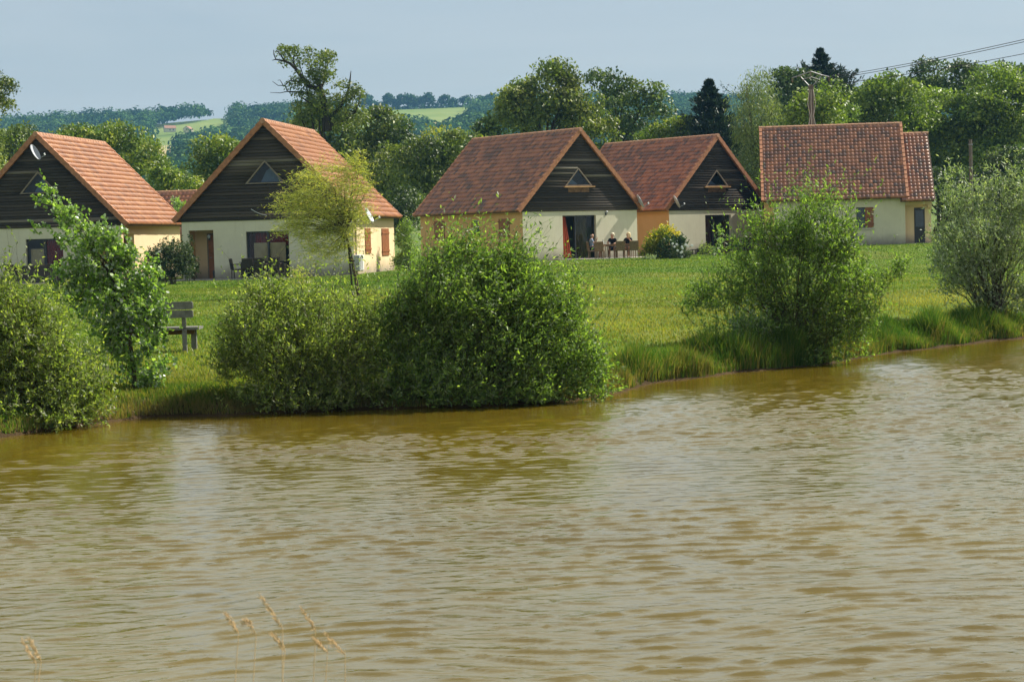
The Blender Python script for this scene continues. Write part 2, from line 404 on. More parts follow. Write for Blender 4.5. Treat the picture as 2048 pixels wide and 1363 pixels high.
# ------------------------------------------------------------------ house pieces (local: x along the gable, y back, z up)
HW_, HL, HH, HS, OG, OE, WT = 8.0, 10.17, 7.195, 1.019, .20, .35, 2.66
def holed(mb, frame, w0, w1, z0, z1, holes, th, mi=0):
    """wall sheet with reveals. frame(u, t, z) -> point; t = depth into the wall"""
    us = sorted({w0, w1} | {h[0] for h in holes} | {h[1] for h in holes}); zs = sorted({z0, z1} | {h[2] for h in holes} | {h[3] for h in holes})
    def inh(u, z): return any(h[0] < u < h[1] and h[2] < z < h[3] for h in holes)
    for i in range(len(us) - 1):
        for j in range(len(zs) - 1):
            if inh((us[i] + us[i + 1]) / 2, (zs[j] + zs[j + 1]) / 2): continue
            a, b_, c, d = us[i], us[i + 1], zs[j], zs[j + 1]
            mb.add([frame(a, 0, c), frame(b_, 0, c), frame(b_, 0, d), frame(a, 0, d)], [(0, 1, 2, 3)], mi)
            mb.add([frame(a, th, c), frame(b_, th, c), frame(b_, th, d), frame(a, th, d)], [(3, 2, 1, 0)], mi)
    for a, b_, c, d in holes:
        for (p0, p1) in (((a, c), (a, d)), ((a, d), (b_, d)), ((b_, d), (b_, c)), ((b_, c), (a, c))):
            if p0[1] == z0 and p1[1] == z0: continue
            mb.add([frame(p0[0], 0, p0[1]), frame(p1[0], 0, p1[1]), frame(p1[0], th, p1[1]), frame(p0[0], th, p0[1])], [(0, 1, 2, 3)], mi)

def roof_slope(side, W, L, H, s, oe, og, mat, parent, rng, course=.335, tw=.26, roll=.056, name='roof'):
    """one tiled slope: saw-tooth courses, rolled profile, one colour value per tile"""
    cosr = 1 / math.sqrt(1 + s * s); slen = (W / 2 + oe) / cosr
    nc = max(3, round(slen / course)); cl = slen / nc
    y0, y1 = -og + .10, L + og - .10
    nt_ = max(4, round((y1 - y0) / tw)); tl = (y1 - y0) / nt_; K = 4
    ts = np.linspace(0, 1, K, endpoint=False)
    yy = (y0 + (np.arange(nt_)[:, None] + ts[None, :]) * tl).reshape(-1); yy = np.append(yy, y1)
    pr = np.append(np.tile(np.array([0, .55, 1.0, .45]), nt_), 0) * roll
    V = []; F = []; A = []
    nrm = np.array([side * s * cosr, 0, cosr])
    sagn = .018 * (vnoise(yy, yy * 0, 2.3, int(rng.integers(99))) - .5)
    ny = len(yy); base = 0
    # back sheet
    for c in range(nc):
        d0, d1 = c * cl, (c + 1) * cl + .035
        jit = np.repeat(rng.normal(0, .006, nt_), K); jit = np.append(jit, jit[-1])
        for d, lift in ((d0, .008), (d1, .058), (d1, -.01)):
            dd = d + (jit if d > d0 else 0)
            px_ = side * dd * cosr; pz_ = H - dd * s * cosr - .03
            l = lift + (pr if lift > 0 else pr * 0) + sagn
            P = np.stack([px_ + nrm[0] * l + np.zeros(ny), yy, pz_ + nrm[2] * l + np.zeros(ny)], -1)
            V.append(P)
        i = np.arange(ny - 1) + base
        col = np.repeat(np.clip(rng.random(nt_), 0, 1), K)
        for r_ in (0, 1):
            q = np.stack([i + r_ * ny, i + 1 + r_ * ny, i + 1 + (r_ + 1) * ny, i + (r_ + 1) * ny], -1)
            if side > 0: q = q[:, ::-1]
            F.append(q[:, ::-1]); A.append(col)
        base += 3 * ny
    return np_mesh(name, np.concatenate(V), F, mat, parent, A)

def add_roof(parent, W, L, H, s, oe, og, mat, rng, course=.335, tw=.26, sides=(1, -1)):
    """returns the roof part; verge and ridge tiles and eaves boards are its sub-parts"""
    # deck under the tiles
    mb = MB(); t = .10
    for sd in (1, -1):
        x1 = sd * (W / 2 + oe - .03)
        z0, z1 = H - .045, H - .045 - abs(x1) * s
        poly = [(0, z0), (x1, z1), (x1, z1 - t), (0, z0 - t * 1.4)]
        if sd < 0: poly = poly[::-1]
        mb.prism(poly, -og + .03, L + og - .03)
    deck = mb.build('roof', m_eaves, parent)
    for sd in sides:
        o = roof_slope(sd, W, L, H, s, oe, og, mat, deck, rng, course, tw, name='tiles')
    cosr = 1 / math.sqrt(1 + s * s); slen = (W / 2 + oe) / cosr
    nv = round(slen / .36)
    for sd in (1, -1):
        for yy0 in (-og, L + og - .16):
            mb = MB()
            for k in range(nv):
                a, b_ = k * slen / nv, (k + 1) * slen / nv + .03
                for_l = [(a, .0), (b_, .035)]
                pts = []
                for d, l in ((a, .075), (b_, .105), (b_, -.13), (a, -.15)):
                    pts.append((sd * (d * cosr + l * s * cosr), H - d * s * cosr + l * cosr - .03))
                if sd < 0: pts = pts[::-1]
                mb.prism(pts, yy0 + .001 * k, yy0 + .16 + .001 * k)
            mb.build('verge_tiles', m_verge, deck)
    mb = MB(); n = round((L + 2 * og) / .42); st = (L + 2 * og) / n
    for k in range(n):
        y0 = -og + k * st
        mb.tube([(0, y0 - .02, H - .045), (0, y0 + st, H - .045)], [.125, .108], 10)
    mb.build('ridge_tiles', m_ridge, deck)
    return deck

def tri_cladding(parent, W, H, s, z0, win, rng, y=0.0, flip=1):
    """horizontal lapped boards filling the gable, cut round a triangular window (cx, zb, zt, half)"""
    V = []; F = []; A = []; n = 0; bh = .145
    zt = H - .18; k = 0; z = z0
    def xm(z): return max(0, (H - .14 - z) / s)
    while z < zt:
        z1 = min(z + bh, zt); za = z; zb_ = z1 - .006
        spans = [(-min(xm(za), W / 2 + .02), min(xm(za), W / 2 + .02), -min(xm(zb_), W / 2 + .02), min(xm(zb_), W / 2 + .02))]
        if win:
            cx, wb, wt, hf = win
            if zb_ > wb and za < wt:
                def hw(z): return hf * (wt - z) / (wt - wb) if z > wb else hf
                h0 = max(0, hw(max(za, wb))); h1 = max(0, hw(zb_))
                a, b_, c, d = spans[0]
                spans = [(a, cx - h0, c, cx - h1), (cx + h0, b_, cx + h1, d)]
        for a, b_, c, d in spans:
            if b_ - a < .03: continue
            jy = rng.normal(0, .002); r_ = rng.random()
            yb, yt = y - .045 + jy, y - .022 + jy
            vs = [(a, yb, za), (b_, yb, za), (d, yt, zb_), (c, yt, zb_), (a, y + .01, za), (b_, y + .01, za), (d, y + .01, zb_), (c, y + .01, zb_)]
            V += vs; F += [(n + 0, n + 1, n + 2, n + 3), (n + 4, n + 5, n + 1, n + 0), (n + 7, n + 6, n + 5, n + 4), (n + 3, n + 2, n + 6, n + 7), (n, n + 3, n + 7, n + 4), (n + 1, n + 5, n + 6, n + 2)]
            A += [r_] * 6; n += 8
        z = z1
    return np_mesh('cladding', np.array(V), [np.array(F)], m_clad, parent, [np.array(A)])

def tri_window(parent, win, y, light_patch, sill=False):
    cx, wb, wt, hf = win
    mb = MB(); t = .055
    P = [Vector((cx - hf, 0, wb)), Vector((cx + hf, 0, wb)), Vector((cx, 0, wt))]; C = (P[0] + P[1] + P[2]) / 3
    for i in range(3):
        a, b_ = P[i], P[(i + 1) % 3]
        ia, ib = C + (a - C) * .86, C + (b_ - C) * .86
        mb.add([(a.x, y - .06, a.z), (b_.x, y - .06, b_.z), (ib.x, y - .06, ib.z), (ia.x, y - .06, ia.z), (a.x, y + .05, a.z), (b_.x, y + .05, b_.z), (ib.x, y + .05, ib.z), (ia.x, y + .05, ia.z)],
               [(0, 1, 2, 3), (7, 6, 5, 4), (0, 4, 5, 1), (2, 6, 7, 3)])
    f = mb.build('gable_window', m_framel, parent)
    q = MB(); I = [C + (p_ - C) * .87 for p_ in P]
    q.prism([(p_.x, p_.z) for p_ in I], y - .012, y + .004); q.build('pane', m_glass, f)
    q = MB(); a, b_, c = I
    q.prism([(p_.x, p_.z) for p_ in (C + (p2 - C) * 1.25 for p2 in I)], y + .30, y + .32); q.build('shade_sheet', m_dark, f)  # black sheet stands in for the shade of the unlit attic
    if light_patch:
        q = MB()
        if light_patch == 'left':
            q.prism([(a.x + .04, a.z + .05), (cx + .05, a.z + .05), (cx - hf * .45, a.z + (wt - wb) * .36)], y + .12, y + .13)
        else:
            q.prism([(cx - hf * .25, a.z + .03), (b_.x - .05, a.z + .03), (cx + .22, a.z + (wt - wb) * .62), (cx + .02, a.z + (wt - wb) * .5)], y + .12, y + .13)
        q.build('light_patch', m_blue, f)  # sky light seen in the glass, painted as a pale panel
    if sill:
        q = MB(); q.box(cx - hf * 1.12, cx + hf * 1.12, y - .16, y - .02, wb - .09, wb - .012); q.build('sill', m_framew, f)
        q = MB(); q.box(cx - hf * .8, cx + hf * .75, y - .058, y - .047, wb - .36, wb - .092); q.build('apron', simple('worn_apron', (.16, .085, .04), .8, var=.6, nscale=9), f)
    return f

def pleats(mb, x0, x1, y, z0, z1, n, amp=.045, taper=1.0):
    """hanging cloth; taper > 1 flares to the foot"""
    k = n * 6
    rows = 6; vs = []
    for r_ in range(rows + 1):
        t = r_ / rows; wd = (x1 - x0) * (1 + (taper - 1) * (1 - t))
        for i in range(k + 1):
            u = i / k
            vs.append((x0 + wd * u, y + amp * math.sin(u * n * 2 * math.pi + .5 * t), z0 + (z1 - z0) * t))
    fs = [(r_ * (k + 1) + i, r_ * (k + 1) + i + 1, (r_ + 1) * (k + 1) + i + 1, (r_ + 1) * (k + 1) + i) for r_ in range(rows) for i in range(k)]
    return mb.add(vs, fs)

def patio_door(parent, x0, x1, z1, y=.16, split=.5, z0=.03):
    f = MB(); t = .06
    f.box(x0, x1, y, y + .08, z1 - t, z1); f.box(x0, x1, y, y + .08, z0, z0 + t)
    f.box(x0, x0 + t, y, y + .08, z0 + t, z1 - t); f.box(x1 - t, x1, y, y + .08, z0 + t, z1 - t)
    xm_ = x0 + (x1 - x0) * split
    f.box(xm_ - .04, xm_ + .04, y - .01, y + .07, z0 + t, z1 - t)
    o = f.build('patio_door', m_frame, parent)
    return o, xm_, t
def pane(parent, a, b_, z0, z1, y, mat=None):
    q = MB(); q.box(a, b_, y, y + .012, z0, z1); return q.build('pane', mat or m_glass, parent)

def shutter(parent, M_, w_, h, name='shutter'):
    """planked shutter with two ledges, local plane x-z, facing -y"""
    mb = MB(); n = max(3, round(w_ / .11)); bw = w_ / n
    for i in range(n): mb.box(i * bw + .003, (i + 1) * bw - .003, -.02, .012, 0, h, M_)
    mb.box(-.05, w_ + .02, -.045, -.0205, h * .14, h * .14 + .09, M_); mb.box(-.05, w_ + .02, -.045, -.0205, h * .80, h * .80 + .09, M_)
    return mb.build(name, m_wood, parent)

class House:
    def __init__(s, x, y, yaw, z, name, label, W=HW_, L=HL, H=HH, slope=HS):
        s.x, s.y, s.z, s.yaw = x, y, z, R(yaw); s.W, s.L, s.H, s.s = W, L, H, slope
        s.root = tag(empty(name, (x, y, z), s.yaw), label, 'house', 'holiday houses beyond the pond')
    def local(s, P):
        d = np.array(P) - np.array([s.x, s.y, s.z]); c, n = math.cos(s.yaw), math.sin(s.yaw)
        return np.array([d[0] * c + d[1] * n, -d[0] * n + d[1] * c, d[2]])
    def world(s, q):
        c, n = math.cos(s.yaw), math.sin(s.yaw)
        return np.array([s.x + q[0] * c - q[1] * n, s.y + q[0] * n + q[1] * c, s.z + q[2]])
    def hit(s, px, py, axis, val):
        """where a sight line meets the local plane axis=val"""
        o = s.local(CAM); r = ray(px, py); c, n = math.cos(s.yaw), math.sin(s.yaw)
        d = np.array([r[0] * c + r[1] * n, -r[0] * n + r[1] * c, r[2]])
        t = (val - o[axis]) / d[axis]; return o + d * t
    def walls(s, fholes, lholes=(), rholes=(), mf=None, ml=None, mr=None, porch=None):
        W, L = s.W, s.L; T = .24; zt = WT
        # the side walls run up to the roof underside
        zs = s.H - .19 - (W / 2) * s.s
        root = s.root
        zt = min(zt, zs)
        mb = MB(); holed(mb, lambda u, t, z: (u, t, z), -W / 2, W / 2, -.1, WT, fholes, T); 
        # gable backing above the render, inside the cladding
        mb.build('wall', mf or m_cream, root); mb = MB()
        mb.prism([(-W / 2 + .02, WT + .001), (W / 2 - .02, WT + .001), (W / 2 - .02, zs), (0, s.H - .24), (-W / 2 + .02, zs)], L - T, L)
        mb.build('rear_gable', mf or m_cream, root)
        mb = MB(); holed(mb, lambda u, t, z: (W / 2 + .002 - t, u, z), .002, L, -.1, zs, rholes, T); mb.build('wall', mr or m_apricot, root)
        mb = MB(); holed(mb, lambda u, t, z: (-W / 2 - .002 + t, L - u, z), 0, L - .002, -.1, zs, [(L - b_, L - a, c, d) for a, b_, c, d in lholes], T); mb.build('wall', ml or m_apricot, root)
        mb = MB(); mb.box(-W / 2 + .24, W / 2 - .24, L - .24, L - .004, -.1, WT); mb.build('wall', mf or m_cream, root)
        mb = MB(); mb.box(-W / 2 + .24, W / 2 - .24, .25, L - .245, -.08, .01); mb.build('floor', m_floor, root)
        # inside ceiling and a partition make the room dark
        mb = MB(); mb.box(-W / 2 + .24, W / 2 - .24, .25, L - .245, 2.52, 2.6); mb.box(-W / 2 + .24, W / 2 - .24, 4.4, 4.5, .01, 2.52); mb.build('ceiling', simple('plaster', (.35, .33, .30)), root)

# ---- the five houses
rh = np.random.default_rng(21)
h1 = House(-22.57, 98.52, -6.79, -.23, 'gabled_house', 'leftmost house, black boarded gable with a satellite dish at its peak')
h2 = House(-11.03, 93.27, -7.2, -.21, 'gabled_house', 'house with black boarded gable and orange roof behind the small golden willow')
h3 = House(4.01, 113.49, 35.52, .06, 'gabled_house', 'red roofed house whose terrace has three people seated at a table')
h4 = House(12.73, 124.48, 37.77, .04, 'gabled_house', 'red roofed house with black gable behind the yellow and green shrubs')
h5 = House(15.38, 123.04, -96.69, .34, 'side_on_house', 'house seen side on at the right, wide red tiled slope and one shuttered window', L=8.05)

def curtain(parent, x0, x1, y, z0, z1, n, mat, taper=1.0):
    mb = MB(); pleats(mb, x0, x1, y, z0, z1, n, taper=taper); return mb.build('curtain', mat, parent)

# house 1 ------------------------------------------------
h = h1; PW = (0, 4.30, 5.38, .95)
h.walls([(-.75, 1.10, .03, 2.12), (2.75, 3.66, .0, 2.28)], mr=m_peach, rholes=[(.34, 2.05, 0, 2.28)])
tri_cladding(h.root, h.W, h.H, h.s, WT, PW, rh)
tri_window(h.root, PW, -.0, 'right')
add_roof(h.root, h.W, h.L, h.H, h.s, OE, OG, m_tile_o, rh)
d, xm_, t = patio_door(h.root, -.75, 1.10, 2.12)
pane(d, -.69, xm_ - .04, .09, 2.06, .19); pane(d, xm_ + .04, 1.04, .09, 2.06, .21)
curtain(d, .12, 1.05, .31, .02, 2.08, 6, m_redcloth); 
mb = MB(); mb.box(-.60, .05, .27, .28, .1, 1.65); mb.build('light_patch', m_beige, d)  # flat panel paints the beige reflection in the left pane
def porch(h, x0, x1, depth, mat, door_x, door_w, side):
    """recess behind the corner pillar: back wall, side wall, lintel soffit and a door"""
    mb = MB()
    mb.box(x0, x1, depth, depth + .1, .01, 2.5); 
    xs_ = x0 - .1 if side > 0 else x1
    mb.box(xs_, xs_ + .1, .245, depth + .1, .01, 2.5)
    mb.box(x0, x1, .245, depth - .002, 2.29, 2.5)
    mb.build('porch_wall', mat, h.root)
    mb = MB(); mb.box(door_x - .06, door_x, depth - .05, depth - .002, .02, 2.12); mb.box(door_x + door_w, door_x + door_w + .06, depth - .05, depth - .002, .02, 2.12); mb.box(door_x, door_x + door_w, depth - .05, depth - .002, 2.05, 2.12)
    mb.build('door_frame', m_framel, h.root)
    mb = MB(); mb.box(door_x, door_x + door_w, depth - .035, depth - .004, .02, 2.05)
    for zz in (.25, 1.2): mb.box(door_x + .08, door_x + door_w - .08, depth - .046, depth - .036, zz, zz + .75)
    dd = mb.build('door', m_woodd, h.root)
    mb = MB(); mb.tube([(door_x + .05, depth - .05, 1.0), (door_x + .05, depth - .09, 1.0), (door_x + .15, depth - .09, 1.0)], .012, 6); mb.build('handle', m_metal, dd)
porch(h, 2.65, 3.76, 2.1, m_peach, 2.75, .8, 1)
# house 2 ------------------------------------------------
h = h2
h.walls([(-1.0, 1.0, .03, 2.14), (-3.68, -2.52, .0, 2.26)], rholes=[], mr=m_peach)
tri_cladding(h.root, h.W, h.H, h.s, WT, PW, rh)
tri_window(h.root, PW, 0, 'right')
add_roof(h.root, h.W, h.L, h.H, h.s, OE, OG, m_tile_o, rh)
d, xm_, t = patio_door(h.root, -1.0, 1.0, 2.14)
pane(d, -.94, xm_ - .04, .09, 2.08, .19); pane(d, xm_ + .04, .94, .09, 2.08, .21)
mb = MB(); mb.box(-.70, -.06, .26, .27, .1, 1.62); mb.box(.06, .78, .26, .27, .1, 1.62); mb.build('light_patch', m_beige, d)  # two panels colour in the beige scenery mirrored by the panes
curtain(d, -.93, -.66, .32, .05, 2.08, 3, m_browncloth); curtain(d, -.7, .95, .36, 1.5, 2.1, 9, m_redcloth)
porch(h, -3.76, -2.42, 1.3, m_peach, -3.12, .42, -1)
def side_shutter(h, px0, px1, py0, py1, sidex, name='shutter'):
    """shutter on a side wall, size read off the wall plane"""
    a = h.hit(px0, py1, 0, sidex); b_ = h.hit(px1, py0, 0, sidex)
    y0, y1 = sorted((a[1], b_[1])); z0, z1 = sorted((a[2], b_[2]))
    sg = 1 if sidex > 0 else -1
    M_ = Matrix.Translation((sidex + sg * .02, y0 if sg > 0 else y1, z0)) @ Matrix.Rotation(R(90 if sg > 0 else -90), 4, 'Z')
    return shutter(h.root, M_, y1 - y0, z1 - z0, name), (y0, y1, z0, z1)
for q in ((730.5, 739.5, 456.5, 507), (764, 776, 457, 511)):
    o, bb = side_shutter(h, *q, h.W / 2 + .002); print('h2 shutter', np.round(bb, 2))
mb = MB(); mb.tube([(h.W / 2 + .06, .22, .0), (h.W / 2 + .06, .22, 2.62), (h.W / 2 + .25, .22, 2.78)], .04, 8); mb.build('downpipe', m_framel, h.root)
# house 3 ------------------------------------------------
h = h3; PW3 = (-.12, 4.05, 5.05, .95)
lx = -h.W / 2
def lhole(h, px0, px1, py0, py1):
    a = h.hit(px0, py1, 0, -h.W / 2); b_ = h.hit(px1, py0, 0, -h.W / 2)
    y0, y1 = sorted((a[1], b_[1])); z0, z1 = sorted((a[2], b_[2])); return (y0, y1, max(.3, z0), min(z1, 2.45))
hl = [lhole(h, 943, 958, 439, 468), ]
h.walls([(-1.28, 1.06, .03, 2.42)], lholes=hl)
tri_cladding(h.root, h.W, h.H, h.s, WT, PW3, rh)
tri_window(h.root, PW3, 0, 'left', sill=True)
add_roof(h.root, h.W, h.L, h.H, h.s, OE, OG, m_tile_r, rh)
a, b_, c, dz = hl[0]
q = MB(); q.box(-h.W / 2 + .12, -h.W / 2 + .16, a, a + .06, c, dz); q.box(-h.W / 2 + .12, -h.W / 2 + .16, b_ - .06, b_, c, dz); q.box(-h.W / 2 + .12, -h.W / 2 + .16, a + .06, b_ - .06, dz - .06, dz); q.box(-h.W / 2 + .12, -h.W / 2 + .16, a + .06, b_ - .06, (c + dz) / 2 - .03, (c + dz) / 2 + .03)
wf = q.build('window', m_white, h.root)
q = MB(); q.box(-h.W / 2 + .135, -h.W / 2 + .145, a + .06, b_ - .06, c, dz - .06); q.build('pane', m_pane, wf)
for q in ((870, 889, 442, 478), (999, 1019, 437, 476)):
    o, bb = side_shutter(h, *q, -h.W / 2 - .002); print('h3 shutter', np.round(bb, 2))
d, xm_, t = patio_door(h.root, -1.28, 1.06, 2.42, split=.42)
pane(d, xm_ + .04, 1.0, .09, 2.36, .21)
q = MB(); q.box(xm_ - .02, xm_ + .07, .235, .27, .09, 2.36); q.build('sliding_leaf', m_frame, d)
curtain(d, -1.2, -1.02, .12, .12, 2.36, 3, m_redcloth2, taper=3.2); curtain(d, xm_ + .15, .75, .5, .02, 2.38, 9, m_ochre)
# house 4 ------------------------------------------------
h = h4; PW4 = (-.05, 4.1, 5.1, .95)
h.walls([(-1.05, 1.10, .03, 2.36)])
tri_cladding(h.root, h.W, h.H, h.s, WT, PW4, rh)
tri_window(h.root, PW4, 0, 'left', sill=True)
add_roof(h.root, h.W, h.L, h.H, h.s, OE, OG, m_tile_r, rh)
d, xm_, t = patio_door(h.root, -1.05, 1.10, 2.36, split=.36)
pane(d, -.99, xm_ - .04, .09, 2.30, .19); pane(d, xm_ + .04, 1.04, .09, 2.30, .21)
curtain(d, -.98, -.30, .34, .05, 2.3, 5, m_browncloth); curtain(d, .75, 1.0, .36, .05, 2.3, 2, m_ochre)
# house 5 (its long side faces the pond) ------------------
h = h5
def rhole(h, px0, px1, py0, py1):
    a = h.hit(px0, py1, 0, h.W / 2); b_ = h.hit(px1, py0, 0, h.W / 2)
    y0, y1 = sorted((a[1], b_[1])); z0, z1 = sorted((a[2], b_[2])); return (y0, y1, z0, z1)
wh = rhole(h, 1713, 1746, 414, 456); print('h5 win', np.round(wh, 2))
h.walls([], rholes=[wh], mr=m_cream, mf=m_apricot)
tri_cladding(h.root, h.W, h.H, h.s, WT, None, rh)
add_roof(h.root, h.W, h.L, h.H, h.s, OE, OG, m_tile_r, rh, course=.30, tw=.235)
X5 = h.W / 2
wf = MB(); y0, y1, z0, z1 = wh
wf.box(X5 - .16, X5 - .10, y0, y0 + .06, z0, z1); wf.box(X5 - .16, X5 - .10, y1 - .06, y1, z0, z1); wf.box(X5 - .16, X5 - .10, y0 + .06, y1 - .06, z1 - .06, z1); wf.box(X5 - .16, X5 - .10, y0 + .06, y1 - .06, z0, z0 + .06)
wf = wf.build('window', m_frame, h.root)
q = MB(); q.box(X5 - .14, X5 - .13, y0 + .06, y1 - .06, z0 + .06, z1 - .06); q.build('pane', m_pane, wf)
q = MB(); q.box(X5 - .05, X5 + .07, y0 - .06, y1 + .06, z0 - .10, z0 - .003); q.build('sill', m_sill, wf)
for (u0, u1) in ((y0 + (y1 - y0) * .52, y1 + .02),):
    M_ = Matrix.Translation((X5 + .03, u0, z0 + .01)) @ Matrix.Rotation(R(90), 4, 'Z')
    shutter(h.root, M_, u1 - u0, z1 - z0 - .02)
q = MB(); q.box(X5 + .004, X5 + .012, -.0, .55, .0, WT + .3); q.build('wall_patch', m_apricot, h.root)
# lower wing at the right end
WY0, WY1, WH_ = h.L + OG + .02, h.L + 1.72, HH - .62
wing_s = .895
mb = MB()
holed(mb, lambda u, t, z: (X5 - .55 - t, u, z), h.L + .002, WY1 - .2, -.1, 2.5, [], .2)
mb.box(X5 - .75, X5 - .02, WY1 - .42, WY1 - .2, 2.1, 2.75); mb.box(X5 - .24, X5 - .02, h.L + .004, WY1 - .422, 2.28, 2.75)
mb.prism([(-4, -.1), (X5 - .76, -.1), (X5 - .76, 2.6), (0, WH_ - .3), (-4, 2.6)], WY1 - .42, WY1 - .2)
mb.build('wing_wall', m_peach, h.root)
mb = MB(); mb.box(X5 - .6, X5 - .52, h.L + .55, h.L + 1.15, .05, 2.1); dd = mb.build('door', m_black, h.root)
mb = MB(); mb.box(X5 - .515, X5 - .505, h.L + .62, h.L + 1.08, 1.0, 1.95); mb.build('pane', m_pane, dd)
mb = MB(); mb.box(X5 - .7, X5 + .5, h.L + .05, WY1 + .3, -.15, .05); mb.build('doorstep', m_step, h.root)
wr = empty('wing_roof', (0, 0, 0)); wr.parent = h.root
mb = MB()
for sd in (1, -1):
    x1 = sd * (h.W / 2 + .46); poly = [(0, WH_ - .045), (x1, WH_ - .045 - abs(x1) * wing_s), (x1, WH_ - .145 - abs(x1) * wing_s), (0, WH_ - .185)]
    if sd < 0: poly = poly[::-1]
    mb.prism(poly, h.L - .3, WY1 - .02)
dk = mb.build('roof_deck', m_eaves, wr)
for sd in (1, -1):
    o = roof_slope(sd, h.W, WY1 - (h.L - .3), WH_, wing_s, .5, 0.0, m_tile_r, wr, rh, course=.30, tw=.235, name='tiles'); o.location = (0, h.L - .3, 0)
mb = MB()
for k in range(4):
    yv = h.L + OG + k * .38; mb.tube([(0, yv, WH_ - .05), (0, yv + .4, WH_ - .05)], [.12, .105], 10)
mb.build('ridge_tiles', m_ridge, wr)
# low house behind, only its red roof shows between the first two
q0 = aty(372, 378, 118)
h6 = House(float(q0[0]) + 3.3, 117.0, 78, float(terrain(q0[0], 118)), 'gabled_house', 'small house behind, only its red roof end showing between two gables', W=5.2, L=7.0, H=4.75, slope=.86)
h6.walls([])
add_roof(h6.root, 5.2, 7.0, 4.75, .86, .3, .2, m_tile_r, rh)
mb = MB(); mb.prism([(-2.5, 2.67), (2.5, 2.67), (2.0, 2.75), (0, 4.45), (-2.0, 2.75)], .0, .2); mb.build('gable', m_cream, h6.root)
# ------------------------------------------------------------------ foliage generators (numpy)
def unit(v): return v / np.maximum(np.linalg.norm(v, axis=-1, keepdims=True), 1e-9)
def rdir(n, rng): return unit(rng.normal(size=(n, 3)))
def leaf_arrays(P, D, N, ln, wd, shape='leaf'):
    """P base points, D leaf axes, N rough normals. One folded blade each"""
    n = len(P); D = unit(D); S = unit(np.cross(D, N)); N = unit(np.cross(S, D))
    ln = ln[:, None]; wd = wd[:, None]
    if shape == 'leaf':
        V = np.stack([P, P + D * ln * .45 + S * wd * .5 + N * wd * .18, P + D * ln, P + D * ln * .45 - S * wd * .5 + N * wd * .18], 1).reshape(-1, 3)
        i = np.arange(n)[:, None] * 4
        F = np.concatenate([i + np.array([[0, 1, 2]]), i + np.array([[0, 2, 3]])], 0); rep = 2
    else:
        V = np.stack([P, P + D * ln * .28 + S * wd * .48, P + D * ln * .68 + S * wd * .40, P + D * ln, P + D * ln * .68 - S * wd * .40, P + D * ln * .28 - S * wd * .48], 1)
        V[:, 3] += N[:, :] * ln * .12
        V = V.reshape(-1, 3); i = np.arange(n)[:, None] * 6
        F = i + np.array([[0, 1, 2, 3, 4, 5]]); rep = 1
    return V, F, rep
def foliage_obj(name, parts, mat, parent):
    V = []; F = {}; A = {}; o = 0
    for v, f, a in parts:
        k = f.shape[1]; F.setdefault(k, []).append(f + o); A.setdefault(k, []).append(a); V.append(v); o += len(v)
    ks = sorted(F)
    return np_mesh(name, np.concatenate(V), [np.concatenate(F[k]) for k in ks], mat, parent, [np.concatenate(A[k]) for k in ks])
def strips(P, r0, r1, sides=3):
    """P (n,k,3) polylines -> thin tapering prisms"""
    n, k, _ = P.shape
    T = unit(np.gradient(P, axis=1)); A = unit(np.cross(T, np.array([.31, .17, .93]))); B = np.cross(T, A)
    rad = (np.asarray(r0).reshape(-1, 1) * (1 - np.linspace(0, 1, k)) + np.asarray(r1).reshape(-1, 1) * np.linspace(0, 1, k))
    if rad.shape[0] == 1: rad = np.repeat(rad, n, 0)
    ws = 2 * np.pi * np.arange(sides) / sides
    V = P[:, :, None, :] + (A[:, :, None, :] * np.cos(ws)[None, None, :, None] + B[:, :, None, :] * np.sin(ws)[None, None, :, None]) * rad[:, :, None, None]
    idx = np.arange(n * k * sides).reshape(n, k, sides)
    a = idx[:, :-1, :]; b = np.roll(idx, -1, 2)[:, :-1, :]; c = np.roll(idx, -1, 2)[:, 1:, :]; d = idx[:, 1:, :]
    return V.reshape(-1, 3), np.stack([a, b, c, d], -1).reshape(-1, 4)
def grow(S, D, L, k, bias, wob, rng):
    """polylines from S along D with a pull towards bias"""
    n = len(S); P = np.zeros((n, k, 3)); P[:, 0] = S; d = unit(D)
    for i in range(1, k):
        d = unit(d + bias / k + rng.normal(size=(n, 3)) * wob / k)
        P[:, i] = P[:, i - 1] + d * (L / (k - 1))[:, None]
    return P
def blobs_world(blobs, Y, yr=1.0):
    """(px, py, rx_px, rz_px[, dY, ry_m]) -> centres and radii in metres at distance Y"""
    C = []; Rr = []
    for b in blobs:
        dy = b[4] if len(b) > 4 else 0
        c = aty(b[0], b[1], Y + dy); m = (Y + dy) / FPX
        rx, rz = b[2] * m, b[3] * m; ry = b[5] if len(b) > 5 else min(rx, max(rz, rx * .6)) * yr
        C.append(c); Rr.append((rx, ry, rz))
    return np.array(C), np.array(Rr)
def sample_blobs(C, Rr, n, rng, shell=.5):
    vol = np.prod(Rr, 1) ** .8; k = rng.choice(len(C), n, p=vol / vol.sum())
    d = rdir(n, rng); r = (1 - shell) * rng.random(n) ** (1 / 3.) + shell * (0.62 + .38 * rng.random(n))
    w_ = 1 + .20 * np.sin(d[:, 0] * 5.1 + k * 1.7) * np.cos(d[:, 2] * 4.3 + k * 2.3) + .12 * np.sin(d[:, 0] * 11 + d[:, 2] * 9 + k)
    off = d * (r * w_)[:, None]
    return C[k] + off * Rr[k], off, k
